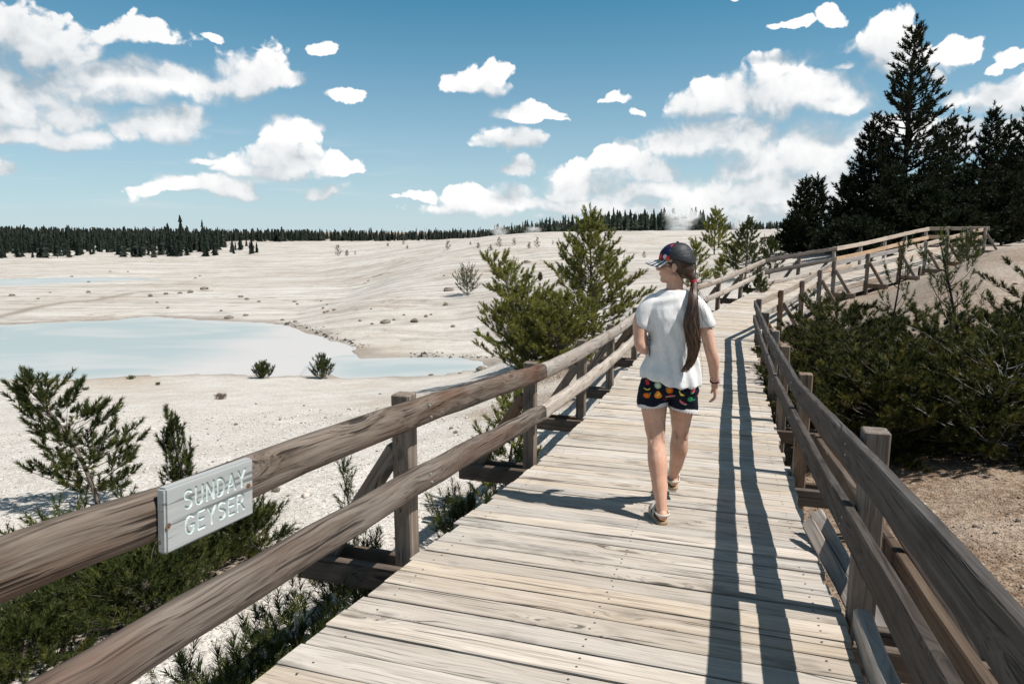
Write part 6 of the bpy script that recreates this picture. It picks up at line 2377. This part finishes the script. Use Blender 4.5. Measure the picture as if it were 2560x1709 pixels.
def forest_mass(name, spots, kinds, mat, seed, label):
    """far wood that reads as one mass"""
    r = np.random.RandomState(seed)
    VV, FF, off = [], [], 0
    base = []
    for me, _ in kinds:
        v = co_of(me).copy()
        f = np.zeros(len(me.polygons) * 3, np.int32)
        me.polygons.foreach_get('vertices', f)
        base.append((v, f.reshape(-1, 3)))
    gs = ground_z(np.array([s[0] for s in spots]), np.array([s[1] for s in spots]))
    for (x, y, h), g in zip(spots, gs):
        v, f = base[r.randint(len(base))]
        a = r.uniform(0, 6.28)
        c, s = math.cos(a), math.sin(a)
        wv = r.uniform(0.9, 1.4)
        q = np.stack([(v[:, 0] * c - v[:, 1] * s) * h * wv + x, (v[:, 0] * s + v[:, 1] * c) * h * wv + y, v[:, 2] * h + g - 0.2], 1)
        VV.append(q)
        FF.append(f + off)
        off += len(v)
    o = mobj(name, np.vstack(VV), np.vstack(FF), mat)
    return tag(o, label, 'forest', kind='stuff')


sp_ = []
for i in range(1900):
    Y = 298 + 220 * rf.rand() ** 1.3
    px = rf.uniform(-260, 1330)
    x = pxX(px, Y)
    ty = np.interp(px, (-260, 0, 330, 640, 900, 1000, 1240), (560, 565, 570, 572, 575, 577, 572)) + rf.uniform(-2, 11) - (6 if rf.rand() < 0.06 else 0)
    sp_.append((x, Y, max(2.5, CAM_Z + (585 - ty) / 1720. * Y * 1.02 - gz(x, Y))))
for i in range(700):
    Y = 205 + 120 * rf.rand()
    px = rf.uniform(-260, 560)
    x = pxX(px, Y)
    sp_.append((x, Y, rf.uniform(3.5, 6)))
forest_mass('forest', sp_, FAR, M['needle_far'], 1, 'continuous dark forest along the left and middle horizon')
sp_ = []
for i in range(420):
    Y = 238 + 90 * rf.rand()
    px = rf.uniform(1250, 2100)
    hpx = np.interp(px, (1235, 1330, 1450, 1520, 1740, 1800, 2100), (18, 30, 40, 54, 52, 30, 30)) * rf.uniform(0.75, 1.0)
    x = pxX(px, Y)
    sp_.append((x, Y, max(3.0, CAM_Z + hpx / 1720. * Y - gz(x, Y))))
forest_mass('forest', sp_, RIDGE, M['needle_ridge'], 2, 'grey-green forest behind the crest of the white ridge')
DEEP = []
for i in range(4):
    wd_, nv, nf = pine_parts(350 + i, 10.0, 2.3, 90, 0.04, (0, 0), 0.8, 0.5, 0.42, 0.30, 22, 0.30, 0.085, None, 0.10, 0.14, 1, False, 0.0, 0.28, 1.2, 0.008)
    V, F = tubes(wd_, 4)
    DEEP.append((make_mesh('crown', nv / 10.0, nf, M['needle_dark']), make_mesh('trunk', [v / 10.0 for v in V], F, M['bark_dark'])))
for i in range(64):
    Y = 46 + 42 * rf.rand()
    px = rf.uniform(2060, 2800)
    tpx = np.interp(px, (2020, 2090, 2130, 2200, 2560, 2800), (625, 600, 560, 440, 370, 350)) + rf.uniform(0, 90)
    x = pxX(px, Y)
    h = CAM_Z + (585 - tpx) / 1720. * Y - gz(x, Y)
    far_tree(DEEP, rf.randint(4), x, Y, max(3.0, h), rf.uniform(0, 6.28), 'dark spruce standing deep inside the wood behind the front row', 'spruces deep inside the dark wood', rf.uniform(0.9, 1.3))


# ------------------------------------------------------------------ rocks, gravel, litter
def rock_mesh(seed, mat):
    r = np.random.RandomState(seed)
    bm = bmesh.new()
    bmesh.ops.create_icosphere(bm, subdivisions=2, radius=1.0)
    off = r.uniform(0, 50, 3)
    for v in bm.verts:
        n = mnoise.noise(Vector(v.co * 1.1) + Vector(off)) * 0.55 + mnoise.noise(Vector(v.co * 2.6) + Vector(off)) * 0.28
        v.co = v.co * (1 + n)
        v.co.z *= 0.62
    for _ in range(5):
        d = Vector(r.normal(0, 1, 3)).normalized()
        for v in bm.verts:
            s = v.co.dot(d)
            if s > 0.72:
                v.co -= d * (s - 0.72) * 0.9
    me = bpy.data.meshes.new('rock')
    bm.to_mesh(me)
    bm.free()
    me.materials.append(mat)
    return me


m, k, out = new_mat('grey_brown_rock')
tcn = k.n('ShaderNodeTexCoord').outputs['Object']
rn = k.n('ShaderNodeObjectInfo').outputs['Random']
n = k.noise(tcn, 2.6, 5, 0.65)
c = k.mix(k.rng(n, 0.35, 0.65), (0.13, 0.105, 0.085), (0.30, 0.255, 0.21))
c = k.mix(k.m('MULTIPLY', rn, 0.35), c, (0.13, 0.11, 0.095))
principled(k, out, c, 0.9, 0.15, n, 0.6, 0.1)
M['rock'] = m
RM = [rock_mesh(500 + i, M['rock']) for i in range(6)]
rk = np.random.RandomState(31)


def rock(px_, py_, wpx, label, group, flat=1.0, p=None):
    p = p or ray_ground(px_, py_)
    s = wpx / 1720. * p.y / 2
    o = bpy.data.objects.new('rock', RM[rk.randint(6)])
    link(o, None, Matrix.Translation(p + Vector((0, 0, s * 0.18 * flat))) @ Matrix.Rotation(rk.uniform(0, 6.28), 4, 'Z') @ Matrix.Diagonal((s * rk.uniform(.8, 1.2), s * rk.uniform(.7, 1.1), s * rk.uniform(.75, 1.1) * flat, 1)))
    return tag(o, label, 'rock', group)


GR = 'rocks scattered over the white basin'
LB = 'small grey-brown rock lying on the white ground around the pond'
for px_, py_, w_ in ((416, 736, 13), (450, 734, 12), (475, 732, 17), (511, 724, 22), (376, 742, 15), (420, 771, 12), (617, 749, 14), (602, 743, 12), (648, 755, 11), (574, 796, 22), (553, 778, 10), (614, 790, 12), (737, 755, 11), (743, 761, 10), (808, 772, 10), (818, 762, 8), (835, 775, 11), (820, 780, 10), (707, 801, 11), (738, 805, 12), (724, 807, 8), (393, 757, 8), (803, 753, 7), (489, 696, 8),
                    (1114, 763, 15), (928, 773, 7), (1010, 788, 9), (985, 800, 9), (1037, 806, 22), (1066, 792, 12), (1078, 788, 9), (1133, 818, 17), (921, 703, 8), (836, 776, 12), (808, 771, 8), (812, 782, 12), (930, 811, 10), (900, 803, 9), (1110, 690, 8), (1210, 650, 9), (1313, 705, 8), (220, 732, 12), (95, 748, 9), (30, 740, 14), (222, 705, 8), (125, 732, 7), (180, 692, 7), (500, 690, 6), (320, 680, 7), (275, 679, 6)):
    if px_ < 680 and py_ < 800:
        rock(px_, py_, w_, 'small grey-brown rock on the white flat across the pond, left', 'rocks on the flat across the pond')
    elif px_ < 870:
        rock(px_, py_, w_, 'small grey-brown rock near the right shore of the pond', 'rocks near the right shore of the pond')
    else:
        rock(px_, py_, w_, 'small grey-brown rock on the white slope left of the leaning pine', 'rocks on the slope left of the leaning pine')
for px_, py_, w_, lab in ((1122, 727, 26, 'brown boulder pair half buried left of the leaning pine'), (965, 807, 26, 'dark rough rock clump on the slope above the small pool'), (1318, 657, 24, 'rough rock heap on the white hill left of the tallest bushy pine'), (1203, 925, 36, 'largest brown boulder at the right end of the small pool'), (1118, 930, 18, 'pointed dark stone at the near shore of the small pool'), (1078, 938, 14, 'flat dark stone at the shore of the small pool'), (1150, 934, 12, 'low dark stone between the pointed stone and the largest boulder'), (1170, 924, 10, 'small stone touching the largest boulder'),
                          (2441, 682, 20, 'flat grey stone on the tan slope near the far railing end'), (2380, 650, 0, ''), (2538, 712, 14, 'reddish stone on the tan slope at the right edge')):
    if w_:
        rock(px_, py_, w_, lab, None, 0.7)
# pale flat stone and dark pebbles on the brown soil, right foreground
rock(2398, 1362, 40, 'pale flat stone on the brown soil beyond the right railing', None, 0.35)
for px_, py_, w_ in ((2544, 1304, 16), (2437, 1316, 15), (2490, 1333, 12), (2340, 1292, 10), (2300, 1440, 14), (2270, 1400, 12), (2420, 1390, 9), (2520, 1285, 9)):
    rock(px_, py_, w_, 'small dark pebble on the brown soil right of the railing', 'pebbles on the brown soil')
for px_, py_, w_ in ((690, 1228, 24), (640, 1292, 14), (720, 1240, 12), (1010, 1100, 10), (1140, 1082, 18), (1128, 1072, 14), (590, 1062, 12), (420, 1040, 9), (700, 1050, 9), (760, 1015, 8), (640, 1010, 8), (520, 1085, 8), (310, 1030, 8), (215, 1010, 8), (880, 1050, 8), (950, 985, 8), (1020, 1000, 8)):
    rock(px_, py_, w_, 'small stone on the pale gravel between the railing and the pond', 'stones on the pale gravel')

# gravel: pale chips on the near ground left, darker chips right
def chips(name, n, xr, yr, size, mat, seed, cond, label):
    r = np.random.RandomState(seed)
    x, y = r.uniform(*xr, n), yr[0] + (yr[1] - yr[0]) * r.rand(n) ** 1.6
    kx = cond(x, y)
    x, y = x[kx], y[kx]
    z = ground_z(x, y)
    n = len(x)
    s = size * np.exp(r.normal(0, 0.5, n)) * (0.7 + y * 0.06)
    base = np.array([(1, 0, 0), (-0.6, 0.8, 0), (-0.6, -0.8, 0), (0.1, 0.1, 0.75), (0, 0, -0.5)], float)
    tri = np.array([(0, 1, 3), (1, 2, 3), (2, 0, 3), (1, 0, 4), (2, 1, 4), (0, 2, 4)])
    a = r.uniform(0, 6.28, n)
    v = base[None] * (1 + r.uniform(-.35, .35, (n, 5, 3)))
    vx = v[..., 0] * np.cos(a)[:, None] - v[..., 1] * np.sin(a)[:, None]
    vy = v[..., 0] * np.sin(a)[:, None] + v[..., 1] * np.cos(a)[:, None]
    V = np.stack([vx * s[:, None] + x[:, None], vy * s[:, None] + y[:, None], v[..., 2] * s[:, None] * 0.8 + z[:, None] + s[:, None] * 0.15], -1).reshape(-1, 3)
    F = (tri[None] + (np.arange(n) * 5)[:, None, None]).reshape(-1, 3)
    return tag(mobj(name, V, F, mat), label, 'gravel', kind='stuff')


def chip_mat(name, a, b, c_):
    m, k, out = new_mat(name)
    isl = k.n('ShaderNodeNewGeometry').outputs['Random Per Island']
    principled(k, out, k.ramp(isl, [(0.0, a), (0.55, b), (0.8, b), (0.9, c_), (1.0, c_)]), 0.92, 0.15)
    return m


def left_of(x, y):
    return x < np.interp(y, [e[1] for e in LE], [e[0] for e in LE]) - 0.02


def right_of(x, y):
    return x > np.interp(y, [e[1] for e in RE], [e[0] for e in RE]) + 0.05


chips('gravel', 15000, (-9, 1.5), (2.0, 16), 0.0085, chip_mat('pale_gravel', (0.70, 0.65, 0.58), (0.58, 0.53, 0.47), (0.20, 0.16, 0.125)), 41, left_of, 'pale sinter chips with a few dark ones on the near ground left of the deck')
chips('gravel', 6000, (1.5, 8), (2.0, 8), 0.008, chip_mat('brown_gravel', (0.36, 0.30, 0.24), (0.22, 0.165, 0.12), (0.55, 0.50, 0.44)), 43, right_of, 'brown and grey chips on the soil right of the deck')
# needle litter on the brown soil
r = np.random.RandomState(44)
n = 7000
x, y = r.uniform(1.5, 8, n), 2 + 6 * r.rand(n) ** 1.4
kx = right_of(x, y)
x, y = x[kx], y[kx]
z = ground_z(x, y) + 0.006
n = len(x)
a, ln = r.uniform(0, PI, n), r.uniform(0.02, 0.06, n)
dx_, dy_ = np.cos(a) * ln / 2, np.sin(a) * ln / 2
nx_, ny_ = -np.sin(a) * 0.0022, np.cos(a) * 0.0022
V = np.stack([np.stack([x - dx_ + nx_, y - dy_ + ny_, z], 1), np.stack([x - dx_ - nx_, y - dy_ - ny_, z + .004], 1), np.stack([x + dx_, y + dy_, z + r.uniform(0, .018, n)], 1)], 1).reshape(-1, 3)
tag(mobj('needle_litter', V, np.arange(3 * n).reshape(-1, 3), chip_mat('dry_needle_litter', (0.30, 0.17, 0.09), (0.22, 0.12, 0.065), (0.45, 0.36, 0.26))), 'fallen brown needles on the soil right of the deck', 'needles', kind='stuff')
# dark crust along the right shore of the pond
r = np.random.RandomState(45)
VV, FF = [], []
for (x0, y0_), (x1, y1_) in zip(((712, 818), (760, 832), (805, 846), (850, 860), (1030, 902), (1120, 903)), ((760, 832), (805, 846), (850, 860), (905, 880), (1090, 900), (1235, 905))):
    a, b = pxz(x0, y0_ - 4, POND_Z), pxz(x1, y1_ - 4, POND_Z)
    for i in range(70):
        f = r.rand()
        x, y = a[0] + (b[0] - a[0]) * f + r.normal(0, .25), a[1] + (b[1] - a[1]) * f + abs(r.normal(0, .45)) + 0.3
        s_ = 0.035 * math.exp(r.normal(0, .6))
        z = gz(x, y)
        q = len(VV)
        VV += [(x + s_, y, z), (x - s_ * .6, y + s_ * .8, z), (x - s_ * .6, y - s_ * .8, z), (x, y, z + s_ * .7)]
        FF += [(q, q + 1, q + 3), (q + 1, q + 2, q + 3), (q + 2, q, q + 3)]
tag(mobj('shore_crust', VV, FF, simple_mat('dark_shore_crust', (0.055, 0.05, 0.05), 0.9, 0.1, 0.4, 5)), 'dark broken crust along the right shore of the pond', 'crust', kind='stuff')
# fallen dark log beyond the bend
p = ray_ground(1921, 600)
V, F = tubes([([p + Vector((-1.0, 0, 0.15)), p + Vector((0.2, 0.1, 0.35)), p + Vector((1.6, 0.2, 0.2))], [0.16, 0.13, 0.06]), ([p + Vector((0.2, 0, 0.3)), p + Vector((0.5, 0, 0.95))], [0.05, 0.02]), ([p + Vector((-0.4, 0, 0.25)), p + Vector((-0.6, 0.1, 0.85))], [0.05, 0.02]), ([p + Vector((0.9, 0, 0.25)), p + Vector((1.3, 0, 0.8))], [0.04, 0.015])], 7)
tag(mobj('fallen_log', V, F, M['bark_dark'], None, None, True), 'dark fallen log with broken limbs on the white slope before the far trees', 'log')

# ------------------------------------------------------------------ steam
def steam(name, px_, py_, Y, w_, h_, dens, seed, label, lean=0.5):
    c = pxp(px_, py_, Y)
    g = c[2]
    bm = bmesh.new()
    bmesh.ops.create_icosphere(bm, subdivisions=3, radius=1.0)
    me = bpy.data.meshes.new(name)
    bm.to_mesh(me)
    bm.free()
    m, k, out = new_mat('steam_' + str(seed))
    tcn = k.n('ShaderNodeTexCoord').outputs['Object']
    x, y, z = k.sep(tcn)
    r_ = k.vm('LENGTH', k.comb(x, y, z))
    # narrow at the vent, wider above
    z01 = k.rng(z, -1, 1)
    ax = k.m('DIVIDE', k.vm('LENGTH', k.comb(k.m('SUBTRACT', x, k.m('MULTIPLY', z01, lean * 0.6)), y, 0.0)), k.m('ADD', 0.30, k.m('MULTIPLY', z01, 0.55)))
    n = k.noise(k.vm('ADD', tcn, (seed * 3.1, seed * 1.7, 0)), 2.1, 5, 0.62, dist=0.5)
    d = k.m('MULTIPLY', k.rng(ax, 0.15, 1.0, 1, 0, True), k.rng(n, 0.40, 0.66, 0, 1, True))
    d = k.m('MULTIPLY', d, k.rng(r_, 0.6, 1.0, 1, 0, True))
    d = k.m('MULTIPLY', d, k.rng(z01, 0.15, 1.0, 1.0, 0.35))
    v = k.n('ShaderNodeVolumePrincipled')
    v.inputs['Color'].default_value = (0.97, 0.97, 0.97, 1)
    v.inputs['Anisotropy'].default_value = 0.2
    k.put(v.inputs['Density'], k.m('MULTIPLY', d, dens))
    k.nt.links.new(v.outputs[0], out.inputs['Volume'])
    me.materials.append(m)
    o = bpy.data.objects.new(name, me)
    sx, sz = w_ / 1720. * Y / 2, h_ / 1720. * Y / 2
    link(o, None, Matrix.Translation((c[0], Y, g + sz * 0.85)) @ Matrix.Diagonal((sx, sx * 0.8, sz, 1)))
    return tag(o, label, 'steam', 'steam plumes from the vents')


steam('steam_plume', 1688, 588, 150, 170, 80, 2.4, 1, 'white steam plume rising behind the cap of the woman, before the ridge trees')
steam('steam_plume', 1842, 592, 88, 120, 78, 4.0, 2, 'slanting steam plume beside the lone thin pine', 0.9)
steam('steam_plume', 1240, 606, 140, 90, 50, 1.6, 3, 'faint steam wisp at the left foot of the ridge')
steam('steam_plume', 1325, 592, 150, 90, 30, 1.2, 4, 'thin low steam wisp on the ridge crest left of the tallest bushy pine')
